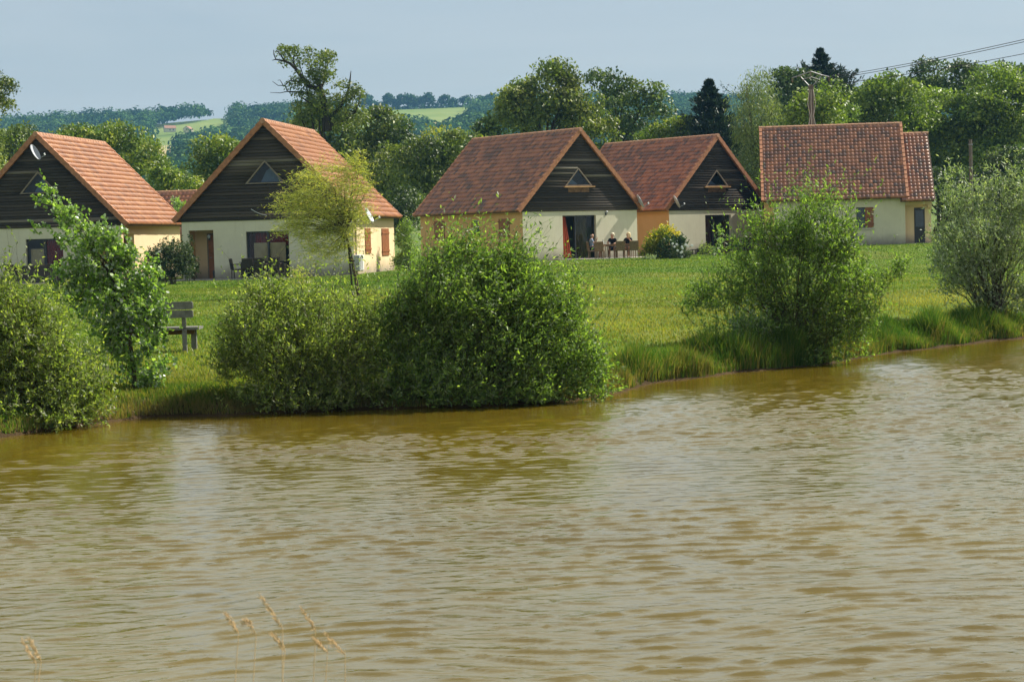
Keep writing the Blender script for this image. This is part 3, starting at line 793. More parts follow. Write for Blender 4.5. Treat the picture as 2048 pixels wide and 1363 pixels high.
def limbs_to(base, targets, rng, k=7, spread=.5, rise=.55, r0=.03, r1=.006, jit=.12):
    """curved limbs from around base up to the targets"""
    n = len(targets); t = np.linspace(0, 1, k)[None, :, None]
    b = base + rng.normal(size=(n, 3)) * np.array([spread, spread, 0]) * .3
    mid = b + (targets - b) * np.array([.35, .35, rise]) 
    P = (1 - t) ** 2 * b[:, None] + 2 * t * (1 - t) * mid[:, None] + t ** 2 * targets[:, None]
    P[:, 1:-1] += rng.normal(size=(n, k - 2, 3)) * jit * np.linalg.norm(targets - b, axis=1)[:, None, None] * .15
    return P

def make_bush(name, label, cat, base, blobs, Y, ntw, tl, leaf, mat, barkmat, up=(0, 0, 1), lean=(0, 0, 0), seed=1, npl=9, shape='leaf', nlimb=26, shell=.5,
              wob=1.3, limb_r=.016, floor=None, yr=1.0, out=.8, group=None, trunk=None, keep=None, sprigs=0, sprig_l=.5, gap=.39):
    rng = np.random.default_rng(seed)
    C, Rr = blobs_world(blobs, Y, yr)
    S, off, kk = sample_blobs(C, Rr, ntw, rng, shell)
    D = off * out + np.array(up) * .7 + rng.normal(size=(ntw, 3)) * .45 + np.array(lean)
    L = tl * (.45 + 1.2 * rng.random(ntw) ** 1.6)
    if sprigs:                                   # long shoots that break the outline
        i = np.argsort(-(off[:, 2] + off[:, 0] * .3 * np.sign(rng.random(ntw) - .5)) + rng.random(ntw) * .8)[:sprigs]
        L[i] = sprig_l * (.5 + 1.2 * rng.random(len(i)) ** 1.5); D[i] += np.array(up) * 1.2 + np.array(lean)
    S = S - unit(D) * (L * .5)[:, None]
    gz = terrain(S[:, 0], S[:, 1]); gz = np.where(gz < WZ, WZ, gz)
    ok = S[:, 2] > gz - .02
    if gap > 0:                              # openings and clumps
        g_ = Rr.mean() * .42
        q_ = .65 * vnoise(S[:, 0] + .6 * S[:, 1], S[:, 2] * 1.2 + .5 * S[:, 1], g_, seed) + .35 * vnoise(S[:, 0] - .5 * S[:, 1], S[:, 2] + .4 * S[:, 1], g_ * .45, seed + 3)
        ok &= q_ > gap
    S, D, L = S[ok], D[ok], L[ok]
    k = 6; P = grow(S, D, L, k, np.array(lean) * .9 + np.array(up) * .25, wob, rng)
    n = len(P)
    # leaves along each shoot
    t = rng.random((n, npl)) * .96 + .04; seg = np.minimum((t * (k - 1)).astype(int), k - 2); fr = t * (k - 1) - seg
    ii = np.arange(n)[:, None]
    LP = P[ii, seg] * (1 - fr[..., None]) + P[ii, seg + 1] * fr[..., None]; T = unit(P[ii, seg + 1] - P[ii, seg])
    LP = LP.reshape(-1, 3); T = T.reshape(-1, 3); m = len(LP)
    LD = unit(T * .7 + rng.normal(size=(m, 3)) * .75 + np.array(lean) * .4)
    LN = unit(rng.normal(size=(m, 3)) * .95 + np.array([0, -.15, .7]))
    ln = leaf[0] * (.6 + .75 * rng.random(m)); wd = leaf[1] * (.6 + .75 * rng.random(m))
    gz = terrain(LP[:, 0], LP[:, 1]); okl = LP[:, 2] > np.maximum(gz, WZ) + .01
    if keep is not None: okl &= keep(LP)
    V, F, rep = leaf_arrays(LP[okl], LD[okl], LN[okl], ln[okl], wd[okl], shape)
    col = np.clip(.5 + .30 * rng.normal(size=m), 0, 1)[okl]
    root = tag(empty(name, base), label, cat, group)
    inv = -np.array(base)
    o = foliage_obj('foliage', [(V + inv, F, np.tile(col, rep))], mat, root)
    # stems
    parts = []
    Vs, Fs = strips(P[::2], .0035, .0012); parts.append((Vs + inv, Fs, np.full(len(Fs), .5)))
    if nlimb:
        tg, _, _ = sample_blobs(C, Rr * .8, nlimb, rng, .3)
        b0 = np.array(trunk[-1]) if trunk is not None else np.array(base)
        PL = limbs_to(b0, tg, rng, spread=.35 if trunk is None else .03)
        Vs, Fs = strips(PL, limb_r * (.6 + .8 * rng.random(nlimb)), .003, 5); parts.append((Vs + inv, Fs, np.full(len(Fs), .5)))
    if trunk is not None:
        mb = MB(); mb.tube([np.array(p) + inv for p in trunk], np.linspace(limb_r * 2.4, limb_r * 1.2, len(trunk)), 8)
        Vs = np.array(mb.v); parts.append((Vs, np.array([f for f in mb.f if len(f) == 4]), np.full(len([f for f in mb.f if len(f) == 4]), .5)))
    foliage_obj('stems', parts, barkmat, root)
    return root

def make_tree(name, label, cat, blobs, Y, mat, barkmat, seed=1, leaf=.34, dens=1.0, clump=1.15, trunk_px=None, yr=1.0, group='trees beyond the houses', droop=0.0, aspect=.62,
              trunk_r=.22, airy=0.0, limbs=1.0, ztrunk=None, flat=.75):
    """broadleaf tree: trunk, limbs and a crown of leaf clumps spread over uneven lobes"""
    rng = np.random.default_rng(seed)
    C, Rr = blobs_world(blobs, Y, yr)
    tx = aty(trunk_px if trunk_px is not None else blobs[0][0], 480, Y)[0]
    gz = float(terrain(tx, Y)); base = np.array([tx, Y, gz])
    cl = []; 
    for c, r in zip(C, Rr):
        area = 4 * np.pi * ((r[0] * r[1] + r[0] * r[2] + r[1] * r[2]) / 3)
        n = max(5, int(dens * 1.5 * area / (clump * clump * 2.2)))
        d = rdir(n, rng); d[:, 2] = np.where(d[:, 2] < -.5, -d[:, 2], d[:, 2])
        rad = .60 + .45 * rng.random(n) ** .7
        p = c + d * rad[:, None] * r
        cl.append(np.concatenate([p, d, np.full((n, 1), clump) * (.55 + .75 * rng.random((n, 1)))], 1))
    cl = np.concatenate(cl); cl = cl[cl[:, 2] > gz + .4]
    if Y < 400: leaf = leaf * .68
    nl = np.maximum(12, (dens * 26 * (cl[:, 6] / leaf * .55) ** 2 * (1 - airy)).astype(int)); nl = np.minimum(nl, 190)
    idx = np.repeat(np.arange(len(cl)), nl); m = len(idx)
    d = unit(rdir(m, rng) + cl[idx, 3:6] * .55 + np.array([0, 0, .25]))
    rr = cl[idx, 6] * (.35 + .65 * rng.random(m) ** .6)
    P = cl[idx, :3] + d * rr[:, None] * np.array([1, 1, flat])
    if droop: P[:, 2] -= droop * rng.random(m) ** 1.5 * cl[idx, 6] * 2
    LD = unit(rng.normal(size=(m, 3)) + np.array([0, 0, -1.8 * (droop > 0)])); LN = unit(d + rng.normal(size=(m, 3)) * .55)
    sz = leaf * (.55 + .8 * rng.random(m))
    V, F, rep = leaf_arrays(P, LD, LN, sz, sz * aspect)
    ctone = rng.normal(size=len(cl)) * .17
    col = np.clip(.5 + ctone[idx] + .16 * rng.normal(size=m), 0, 1)
    root = tag(empty(name, base), label, cat, group)
    foliage_obj('crown', [(V - base, F, np.tile(col, rep))], mat, root)
    parts = []
    top = C[np.argmax(C[:, 2])]; ctr = C.mean(0)
    tz = gz + max(1.2, (C[:, 2] - Rr[:, 2] * .5).min() - gz) if ztrunk is None else ztrunk
    T = np.array([base - [0, 0, .3], base + [.05, 0, (tz - gz) * .5], [tx * .8 + ctr[0] * .2, Y, tz]])
    mb = MB(); mb.tube([p - base for p in T], [trunk_r * 1.3, trunk_r, trunk_r * .85], 9)
    fq = [f for f in mb.f if len(f) == 4]; parts.append((np.array(mb.v), np.array(fq), np.full(len(fq), .5)))
    nb = int(limbs * min(70, max(10, len(cl) // 6))); tg = cl[rng.choice(len(cl), nb, replace=nb > len(cl)), :3]
    PL = limbs_to(T[-1], tg, rng, k=7, spread=.05, rise=.62)
    Vs, Fs = strips(PL, trunk_r * .38 * (.5 + rng.random(nb)), .02, 5); parts.append((Vs - base, Fs, np.full(len(Fs), .5)))
    foliage_obj('trunk', parts, barkmat, root)
    return root, base, cl

m_bark = simple('bark', (.075, .058, .040), .9, .2, var=.3, nscale=12, bump=.4)
m_barkd = simple('dark_bark', (.045, .038, .030), .9, .2, var=.3, nscale=6)
m_twig = simple('olive_twig', (.085, .075, .035), .8, .2, var=.3, nscale=12)
gA = leafmat('willow_leaf', [(0.047, 0.094, 0.022), (0.107, 0.191, 0.040), (0.203, 0.327, 0.061), (0.355, 0.467, 0.111)], under=(.24, .29, .16), trans=.5, spec=.45)  # pale underside, raised further to colour in glints off the leaves
gB = leafmat('olive_leaf', [(0.054, 0.091, 0.022), (0.124, 0.187, 0.040), (0.237, 0.319, 0.066), (0.430, 0.478, 0.139)], under=(.26, .27, .16), trans=.5, spec=.45)  # underside also lightened to paint whitish leaf highlights
gP = leafmat('poplar_leaf', [(0.062, 0.119, 0.029), (0.139, 0.247, 0.050), (0.247, 0.388, 0.078), (0.400, 0.542, 0.143)], under=(.42, .47, .38), trans=.45, rough=.35, spec=.5)
gS = leafmat('silver_leaf', [(0.076, 0.120, 0.060), (0.148, 0.215, 0.097), (0.258, 0.329, 0.167), (0.406, 0.454, 0.296)], under=(.50, .55, .46), trans=.42, spec=.5)
gW = leafmat('golden_willow_leaf', [(.24, .28, .07), (.37, .40, .11), (.48, .48, .15), (.50, .40, .11)], under=(.42, .44, .20), trans=.5)
gY = leafmat('golden_shrub_leaf', [(.22, .20, .012), (.42, .36, .020), (.62, .50, .05), (.75, .62, .12)], trans=.40)
gY2 = leafmat('lime_shrub_leaf', [(.05, .09, .010), (.12, .18, .018), (.28, .28, .03), (.48, .42, .05)], trans=.40)
gD = leafmat('dark_shrub_leaf', [(0.019, 0.043, 0.016), (0.034, 0.074, 0.022), (0.059, 0.109, 0.031), (0.093, 0.147, 0.046)], trans=.22)
gDw = leafmat('grey_green_shrub_leaf', [(0.031, 0.053, 0.025), (0.056, 0.087, 0.037), (0.090, 0.124, 0.053), (0.155, 0.186, 0.093)], trans=.22)
t1 = leafmat('oak_leaf', [(0.047, 0.076, 0.023), (0.094, 0.139, 0.032), (0.169, 0.216, 0.048), (0.291, 0.315, 0.078)], trans=.30, clump=.35, cscale=.35)
t2 = leafmat('hedge_tree_leaf', [(0.054, 0.092, 0.021), (0.113, 0.175, 0.029), (0.207, 0.269, 0.044), (0.366, 0.366, 0.071)], trans=.30, clump=.4, cscale=.35)
t3 = leafmat('dark_tree_leaf', [(0.031, 0.059, 0.024), (0.059, 0.099, 0.032), (0.106, 0.158, 0.048), (0.185, 0.235, 0.076)], trans=.28, clump=.35, cscale=.3)
t4 = leafmat('bright_tree_leaf', [(0.063, 0.102, 0.025), (0.123, 0.187, 0.037), (0.206, 0.281, 0.053), (0.335, 0.400, 0.091)], trans=.32, clump=.35, cscale=.3)
t5 = leafmat('conifer_needle', [(.008, .020, .012), (.014, .032, .018), (.024, .046, .024), (.040, .066, .034)], trans=.10)
t6 = leafmat('weeping_leaf', [(0.077, 0.115, 0.048), (0.131, 0.184, 0.066), (0.212, 0.259, 0.091), (0.315, 0.360, 0.149)], trans=.30)
def gnd(px, py, lo=20, hi=150):
    """where a sight line meets the ground"""
    ys_ = np.linspace(lo, hi, 2600); r = ray(px, py); P = CAM + r[None, :] * (ys_ / r[1])[:, None]
    z = terrain(P[:, 0], P[:, 1]); b_ = np.where(P[:, 2] <= z)[0]
    return P[b_[0]] if len(b_) else P[-1]
def at_ground(px, Y):
    x = aty(px, 480, Y)[0]; return np.array([x, Y, float(terrain(x, Y))])

# ------------------------------------------------------------------ bushes along the water
def shy(px): 
    i = np.interp(px, [a for a, b_ in shore_px], [b_ for a, b_ in shore_px]); return atz(px, i, WZ)
s = shy(100); Yb = s[1] + .5
make_bush('waterside_bush', 'olive brown bush at the left edge overhanging the pond', 'bush', (s[0], Yb, terrain(s[0], Yb)),
          [(20, 700, 110, 150), (90, 760, 130, 100), (-60, 720, 120, 150), (30, 640, 60, 90), (150, 770, 75, 70), (95, 690, 70, 85), (10, 590, 35, 60), (190, 810, 45, 40), (60, 820, 120, 45, -.5)],
          Yb, 3300, .34, (.062, .023), gB, m_twig, seed=3, nlimb=60, npl=15, wob=1.5, lean=(-.12, 0, 0), sprigs=560, sprig_l=1.05, shell=.35, group='bushes on the bank')
s = shy(275); Yb = s[1] + 1.3; b0 = np.array([aty(270, 800, Yb)[0], Yb, 0]); b0[2] = terrain(b0[0], Yb)
tr = [b0, aty(268, 740, Yb), aty(255, 650, Yb), aty(225, 560, Yb)]
make_bush('poplar_sapling', 'young white poplar bent to the left by the wind, bright round leaves', 'tree', b0,
          [(240, 605, 100, 66), (262, 660, 78, 62), (195, 530, 72, 56), (165, 475, 56, 44), (130, 430, 38, 30), (104, 394, 22, 24), (165, 560, 52, 44), (300, 610, 44, 54), (276, 735, 46, 50), (95, 455, 30, 20), (215, 485, 48, 38), (275, 545, 56, 40), (145, 590, 34, 38), (88, 364, 10, 12), (250, 510, 34, 30), (75, 400, 12, 10), (325, 650, 22, 40), (270, 775, 60, 44, .3), (300, 720, 46, 60), (235, 700, 44, 60)],
          Yb, 1900, .28, (.048, .046), gP, m_bark, seed=4, gap=.43, nlimb=40, npl=14, shape='round', wob=1.0, lean=(-.55, 0, .25), shell=.3, trunk=tr, limb_r=.017, group='young trees on the lawn', sprigs=45, sprig_l=.5)
s = shy(600); Yb = s[1] + .35
make_bush('waterside_bush', 'wide olive green bush on the bank to the right of the bench', 'bush', (s[0], Yb, terrain(s[0], Yb)),
          [(560, 690, 110, 110), (660, 670, 95, 100), (500, 660, 70, 80), (600, 760, 120, 60), (470, 700, 40, 55), (560, 600, 65, 45), (520, 580, 40, 30), (640, 595, 60, 40), (705, 720, 60, 90), (590, 795, 130, 34, -.3), (740, 640, 50, 60), (720, 780, 70, 44, -.2), (450, 720, 34, 40), (500, 790, 70, 34, -.1)],
          Yb, 3300, .33, (.060, .022), gB, m_twig, seed=5, nlimb=60, npl=15, wob=1.3, lean=(.05, 0, .1), sprigs=560, sprig_l=.95, shell=.35, group='bushes on the bank')
s = shy(980); Yb = s[1] + .4
make_bush('waterside_bush', 'largest bush, dense bright willow mound leaning right over the pond', 'bush', (s[0], Yb, terrain(s[0], Yb)),
          [(930, 600, 140, 130), (850, 660, 90, 105), (1000, 660, 165, 125), (915, 532, 70, 50), (985, 542, 70, 55), (1050, 600, 75, 75), (1110, 680, 90, 85), (950, 750, 180, 60, -.3), (830, 750, 100, 60), (1150, 745, 80, 48), (1190, 775, 52, 26), (775, 720, 50, 60), (930, 490, 40, 24), (1030, 515, 34, 40), (1120, 600, 38, 45), (760, 770, 70, 50), (900, 790, 150, 30, -.3), (1060, 785, 120, 30, -.3), (825, 590, 40, 40), (1215, 785, 34, 22), (1150, 560, 18, 40), (1190, 700, 30, 40), (795, 640, 40, 50), (865, 515, 24, 22)],
          Yb, 7000, .42, (.068, .022), gA, m_twig, seed=6, nlimb=90, npl=15, wob=1.2, lean=(.42, 0, .12), sprigs=1000, sprig_l=1.0, shell=.35, group='bushes on the bank', yr=.8)
s = shy(1600); Yb = s[1] + .6
make_bush('waterside_bush', 'tall spreading willow bush at the water in front of the rightmost house', 'bush', (s[0], Yb, terrain(s[0], Yb)),
          [(1600, 560, 105, 110), (1560, 480, 60, 75), (1640, 460, 70, 80), (1660, 560, 85, 100), (1500, 560, 75, 65), (1440, 590, 50, 42), (1590, 660, 120, 60), (1640, 700, 95, 30), (1400, 585, 26, 26), (1620, 395, 34, 36), (1690, 480, 34, 50), (1520, 440, 26, 50), (1700, 640, 50, 60), (1745, 570, 40, 36), (1790, 540, 26, 22), (1560, 700, 60, 26), (1660, 420, 26, 36), (1440, 640, 50, 30), (1600, 715, 90, 26, -.2), (1800, 525, 18, 14), (1380, 610, 26, 20), (1480, 500, 30, 40), (1730, 610, 40, 40)],
          Yb, 4300, .44, (.072, .023), gA, m_twig, seed=7, gap=.42, nlimb=85, npl=15, wob=1.3, lean=(-.08, 0, .2), sprigs=620, sprig_l=1.25, shell=.3, group='bushes on the bank', yr=.75, limb_r=.022)
s = gnd(1985, 648); 
make_bush('silver_shrub', 'silvery leaved multi-stemmed shrub at the right edge of the lawn', 'shrub', s,
          [(1960, 470, 85, 85), (1930, 410, 45, 50), (2000, 400, 45, 50), (2040, 470, 60, 70), (1910, 520, 55, 55), (1970, 550, 80, 45), (1895, 390, 22, 30), (2010, 355, 24, 28), (1890, 480, 35, 45), (2070, 400, 50, 60), (2040, 540, 60, 50), (1900, 360, 14, 22), (1960, 380, 30, 30), (1950, 590, 60, 36), (2010, 600, 60, 34), (1890, 550, 34, 34), (2060, 590, 50, 40)],
          s[1], 2700, .42, (.080, .024), gS, m_bark, seed=8, nlimb=48, npl=15, wob=1.2, lean=(-.22, 0, .25), sprigs=320, sprig_l=.95, shell=.2, limb_r=.026, gap=.42, group='young trees on the lawn')
# small golden willow with its stake
s = gnd(718, 592); tr = [s, aty(712, 560, s[1]), aty(700, 500, s[1]), aty(690, 462, s[1])]; YW = s[1]
make_bush('golden_willow', 'small golden willow swept left by the wind, in front of the second gable', 'tree', s,
          [(665, 400, 66, 56), (625, 435, 60, 46), (705, 375, 40, 46), (705, 440, 44, 46), (625, 365, 46, 30), (590, 450, 40, 26), (660, 475, 60, 30), (650, 340, 36, 16), (714, 326, 22, 26), (690, 345, 26, 22), (730, 360, 16, 26), (600, 405, 46, 28), (690, 500, 30, 26), (640, 510, 36, 24), (575, 395, 26, 12), (730, 400, 20, 40)],
          YW, 2000, .75, (.115, .016), gW, m_bark, seed=9, nlimb=60, npl=14, wob=.9, up=(0, 0, .35), lean=(-1.0, 0, -.22), shell=.25, gap=.38, trunk=tr, limb_r=.026, out=.3, group='young trees on the lawn')
make_bush('golden_willow_shoot', 'low tuft of golden willow shoots left of the little willow trunk', 'shrub', gnd(602, 592),
          [(606, 560, 26, 22), (600, 540, 14, 14)], gnd(602, 592)[1], 90, .5, (.10, .014), gW, m_twig, seed=19, nlimb=8, npl=12, lean=(-.2, 0, .2), limb_r=.008)
s2 = s + np.array([-.16, -.02, 0])
st = empty('tree_stake', s2); tag(st, 'thin dark stake standing beside the little willow trunk', 'stake')
mb = MB(); mb.tube([(0, 0, -.2), (-.10, 0, 1.45)], [.028, .024], 7); mb.build('post', m_barkd, st)
mb = MB(); mb.tube([(-.12, -.03, .98), (-.02, .0, 1.0), (.07, .03, 1.02)], .014, 6); mb.build('tie', m_black, st)

# shrubs near the houses
def dome(px, py, rx, rz): return (px, py, rx, rz)
s = gnd(345, 566); s = aty(345, 560, 84); s[2] = terrain(s[0], 84)
make_bush('rounded_shrub', 'dark rounded shrub between the two left houses', 'shrub', s, [(335, 528, 44, 34), (355, 505, 30, 24), (315, 515, 26, 22), (372, 530, 22, 26), (330, 490, 16, 14)],
          84, 1500, .34, (.085, .045), gDw, m_twig, seed=11, nlimb=24, npl=10, shell=.6, sprigs=50, sprig_l=.55, group='shrubs by the houses')
s = aty(362, 540, 90.5); s[2] = terrain(s[0], 90.5)
make_bush('climbing_shrub', 'narrow leafy climber beside the porch pillar of the willow house', 'shrub', aty(384, 552, 91.2) * [1, 1, 0] + [0, 0, float(terrain(aty(384, 552, 91.2)[0], 91.2))],
          [(380, 510, 7, 44), (388, 535, 10, 22)], 91.2, 260, .22, (.08, .04), gD, m_twig, seed=12, nlimb=6, npl=9, group='shrubs by the houses')
YS = 103.5
make_bush('golden_shrub', 'yellow tipped shrub against the orange wall beside the dining terrace', 'shrub', at_ground(1308, YS),
          [(1318, 478, 20, 18), (1328, 468, 14, 14), (1308, 496, 24, 20), (1298, 508, 22, 14)], YS, 520, .42, (.12, .06), gY2, m_twig, seed=13, nlimb=16, npl=9, shell=.5, group='shrubs by the houses')
make_bush('golden_tips_shrub', 'upright shrub with bright yellow crown behind the darker shrubs', 'shrub', at_ground(1330, YS + .9),
          [(1325, 470, 14, 16), (1345, 472, 16, 12), (1312, 480, 14, 10), (1336, 462, 8, 9)], YS + .9, 260, .40, (.13, .07), gY, m_twig, seed=14, nlimb=14, npl=9, shell=.5, group='shrubs by the houses')
make_bush('glossy_shrub', 'dark glossy evergreen shrub in the middle of the planting bed', 'shrub', at_ground(1345, YS - .5),
          [(1345, 490, 24, 20), (1340, 508, 30, 14), (1362, 486, 12, 14)], YS - .5, 560, .34, (.11, .06), gD, m_twig, seed=15, nlimb=14, npl=9, shell=.6, group='shrubs by the houses')
rs = make_bush('rose_bush', 'low bush dotted with white flowers at the right of the planting bed', 'shrub', at_ground(1362, YS - 1.2),
          [(1362, 505, 18, 14), (1355, 514, 24, 9), (1374, 512, 10, 10)], YS - 1.2, 330, .30, (.09, .05), gDw, m_twig, seed=16, nlimb=12, npl=8, shell=.6, group='shrubs by the houses')
rb = np.array(rs.location); mb = MB(); rr = random.Random(4)
for k in range(15):
    q = aty(1358 + rr.gauss(3, 14), 500 + rr.gauss(0, 11), YS - 1.5 - rr.random() * .25) - rb
    for a in range(5):
        w_ = a * 1.257 + k; mb.ell((q[0] + .035 * math.cos(w_), q[1] - .02, q[2] + .035 * math.sin(w_)), (.026, .012, .026), 6, 4)
mb.build('blossom', m_white, rs)
make_bush('pale_perennial', 'pale leafy perennial at the foot of the planting bed', 'plant', at_ground(1300, YS - 1.6), [(1300, 517, 13, 7), (1312, 520, 8, 5)], YS - 1.6, 120, .22, (.10, .03), gS, m_twig, seed=17, nlimb=6, npl=8)
make_bush('young_laurel', 'single young laurel stem standing in front of the farther patio door', 'plant', at_ground(1438, 112), [(1441, 462, 6, 14), (1438, 482, 8, 14), (1436, 500, 10, 10)], 112, 60, .30, (.16, .06), gP, m_twig, seed=18, nlimb=6, npl=8)
make_bush('terrace_plant', 'loose grey green plants beside the dark planter box', 'plant', at_ground(1426, 113), [(1418, 500, 14, 12), (1404, 498, 8, 12), (1440, 506, 12, 8), (1465, 508, 18, 8)], 113, 230, .28, (.09, .035), gB, m_twig, seed=20, nlimb=10, npl=8)
make_bush('corner_shrub', 'tall leafy shrub growing past the right corner of the willow house', 'shrub', at_ground(815, 99), [(812, 480, 18, 40), (822, 520, 24, 32), (800, 530, 16, 24), (815, 455, 12, 18), (835, 545, 24, 16)], 99, 900, .5, (.10, .04), gA, m_twig, seed=22, nlimb=20, npl=9, group='shrubs by the houses')
make_bush('nettle_patch', 'upright nettle clump at the left foot of the tall willow bush', 'plant', at_ground(1500, shy(1500)[1] + 1.2), [(1500, 660, 45, 36), (1475, 672, 30, 26), (1530, 680, 30, 30)], shy(1500)[1] + 1.2, 520, .42, (.065, .026), gP, m_twig, seed=23, nlimb=0, npl=12, lean=(0, 0, .5), up=(0, 0, 1.6), out=.1)
make_bush('garden_sapling', 'small sapling poking up between the two left roofs', 'shrub', at_ground(357, 110), [(357, 404, 12, 9), (360, 420, 10, 14)], 110, 60, .4, (.16, .09), gP, m_twig, seed=24, nlimb=6, npl=8)

# ------------------------------------------------------------------ trees beyond the houses
TREES = [
 # label, cat, blobs, Y, mat, kw
 ('leafy tree whose branch tips enter at the upper left edge', [(-45, 250, 50, 110), (-60, 340, 60, 60), (-6, 190, 20, 22), (0, 222, 14, 10), (-30, 170, 30, 30)], 112, t1, dict(leaf=.24, clump=.8, dens=.8)),
 ('green tree at the left edge behind the dish house', [(20, 320, 50, 50), (-30, 350, 60, 60), (50, 300, 30, 34)], 150, t1, dict(leaf=.36)),
 ('yellowish tree behind the ridge of the dish house', [(215, 300, 60, 40), (160, 310, 50, 40), (265, 330, 45, 45), (130, 290, 22, 26), (240, 280, 36, 20), (290, 370, 40, 50)], 150, t2, dict(leaf=.36)),
 ('low bright tree between the two left roofs', [(330, 370, 32, 30), (362, 378, 28, 32), (310, 350, 20, 18)], 140, t2, dict(leaf=.34, clump=.8)),
 ('bushy olive tree left of the second gable', [(430, 325, 44, 40), (460, 345, 36, 50), (405, 360, 30, 40), (430, 390, 60, 40)], 145, t2, dict(leaf=.36)),
 ('broad green tree at the foot of the old oak', [(640, 280, 60, 50), (700, 290, 70, 60), (600, 310, 50, 40), (745, 260, 40, 30), (720, 340, 70, 60), (560, 330, 50, 40), (775, 245, 20, 14)], 150, t1, dict(leaf=.38)),
 ('slender tree poking up between the oak and the red roof', [(812, 320, 26, 50), (806, 280, 12, 26), (820, 370, 34, 40)], 148, t3, dict(leaf=.32, clump=.8)),
 ('round tree right of the oak, lit on top', [(780, 340, 36, 40), (770, 390, 50, 50), (745, 400, 40, 50)], 142, t1, dict(leaf=.36)),
 ('wide tree standing left of the terrace house roof', [(860, 330, 56, 48), (900, 310, 44, 38), (840, 390, 60, 60), (890, 380, 60, 50), (930, 300, 40, 30)], 138, t1, dict(leaf=.36)),
 ('small dark tree touching the ridge of the terrace house', [(975, 262, 24, 18), (955, 290, 40, 26)], 152, t3, dict(leaf=.34, clump=.8)),
 ('tall spreading tree behind the terrace house', [(1100, 190, 46, 48), (1050, 220, 44, 46), (1040, 260, 56, 46), (1120, 250, 60, 56), (1035, 190, 16, 24), (1150, 200, 34, 40), (1010, 240, 26, 32), (1170, 270, 60, 50), (1106, 150, 16, 16)], 152, t1, dict(leaf=.40, airy=.1)),
 ('open crowned tree between the two red gables', [(1230, 230, 46, 46), (1280, 240, 44, 44), (1205, 180, 22, 22), (1262, 190, 24, 16), (1310, 220, 24, 26), (1250, 290, 80, 40), (1335, 260, 22, 26), (1310, 185, 10, 10), (1225, 195, 20, 16)], 158, t3, dict(leaf=.40, airy=.25)),
 ('low light green tree left of the small fir', [(1345, 262, 26, 18), (1375, 262, 16, 16), (1320, 285, 50, 20)], 150, t2, dict(leaf=.34, clump=.8)),
 ('rounded tree left of the power pole', [(1580, 200, 34, 44), (1560, 170, 18, 18), (1600, 190, 30, 40), (1590, 240, 50, 40)], 168, t3, dict(leaf=.40)),
 ('light green tree around the foot of the power pole', [(1640, 215, 44, 30), (1600, 235, 36, 22), (1670, 230, 30, 36), (1630, 262, 60, 40)], 140, t4, dict(leaf=.36)),
 ('broad tree right of the tall fir', [(1760, 220, 56, 50), (1730, 270, 50, 60), (1800, 250, 60, 70), (1740, 195, 26, 20), (1790, 180, 30, 20), (1780, 330, 90, 60)], 150, t4, dict(leaf=.38)),
 ('high dark crowned tree in the right hand wood', [(1880, 170, 50, 36), (1850, 200, 46, 36), (1920, 160, 34, 26), (1880, 210, 60, 40), (1830, 180, 14, 14)], 165, t3, dict(leaf=.40)),
 ('bright mid height tree in front of the dark wood', [(1880, 250, 60, 54), (1840, 290, 50, 60), (1930, 290, 60, 60), (1900, 340, 90, 60)], 152, t4, dict(leaf=.38)),
 ('large bright tree at the far right edge', [(2000, 200, 56, 54), (2050, 220, 60, 60), (1970, 250, 50, 60), (2030, 290, 80, 70), (2100, 260, 60, 90), (1990, 350, 80, 60)], 150, t4, dict(leaf=.38)),
 ('dark tree top peeking over at the right edge', [(1975, 160, 34, 26), (2050, 165, 20, 18), (2010, 175, 34, 24), (2090, 170, 50, 40)], 172, t3, dict(leaf=.40)),
 ('dark undergrowth tree below the right wood', [(1870, 400, 90, 50), (1970, 410, 80, 55), (2060, 400, 80, 70), (2030, 350, 50, 50)], 140, t3, dict(leaf=.38)),
 ('dark hedge tree seen through the gap right of the willow house', [(815, 430, 40, 40), (800, 470, 40, 40)], 125, t3, dict(leaf=.30, clump=.8)),
 ('leafy tree mass behind the side-on house', [(1500, 340, 40, 70), (1560, 320, 60, 60), (1640, 330, 80, 60)], 150, t3, dict(leaf=.38)),
]
for i, (lab, bl, Y, mt, kw) in enumerate(TREES):
    make_tree('broadleaf_tree', lab, 'tree', bl, Y, mt, m_bark, seed=100 + i, **kw)
# old oak: bare dead limbs, thin crown
YO = 138.0
ob = [(590, 118, 20, 18), (575, 105, 10, 9), (618, 118, 16, 16), (610, 150, 24, 22), (640, 140, 18, 22), (650, 160, 14, 14), (632, 190, 22, 30), (655, 165, 12, 12), (600, 175, 14, 14), (618, 205, 24, 16), (700, 178, 16, 18), (712, 200, 12, 14), (690, 210, 20, 22), (665, 220, 22, 22), (640, 225, 26, 20), (610, 225, 16, 22), (705, 235, 16, 20), (658, 118, 8, 8), (650, 250, 30, 22), (618, 250, 22, 20), (690, 248, 26, 20), (640, 205, 18, 18)]
ro, ba, cl = make_tree('old_oak', 'old oak with thin ragged top and bare dead branches against the sky', 'tree', ob, YO, t1, m_barkd, seed=77, leaf=.26, dens=.75, clump=.62, trunk_px=652, airy=.12, trunk_r=.34, limbs=.2, ztrunk=4.2)
mb = MB()
def br(pts, r0, r1):
    P = [aty(a, b_, YO + dy) - ba for a, b_, dy in pts]; mb.tube(P, np.linspace(r0, r1, len(P)), 6)
br([(655, 262, 0), (652, 232, 0), (648, 205, .1), (642, 180, .3), (635, 160, .2)], .34, .13)
br([(642, 180, .3), (618, 172, 0), (604, 155, -.2), (592, 138, -.3), (580, 127, -.3)], .19, .09)
br([(580, 127, -.3), (568, 122, -.4), (552, 119, -.4), (548, 110, -.3), (547, 100, -.3)], .085, .02)
br([(570, 123, -.4), (562, 111, -.6), (552, 100, -.6)], .06, .018)
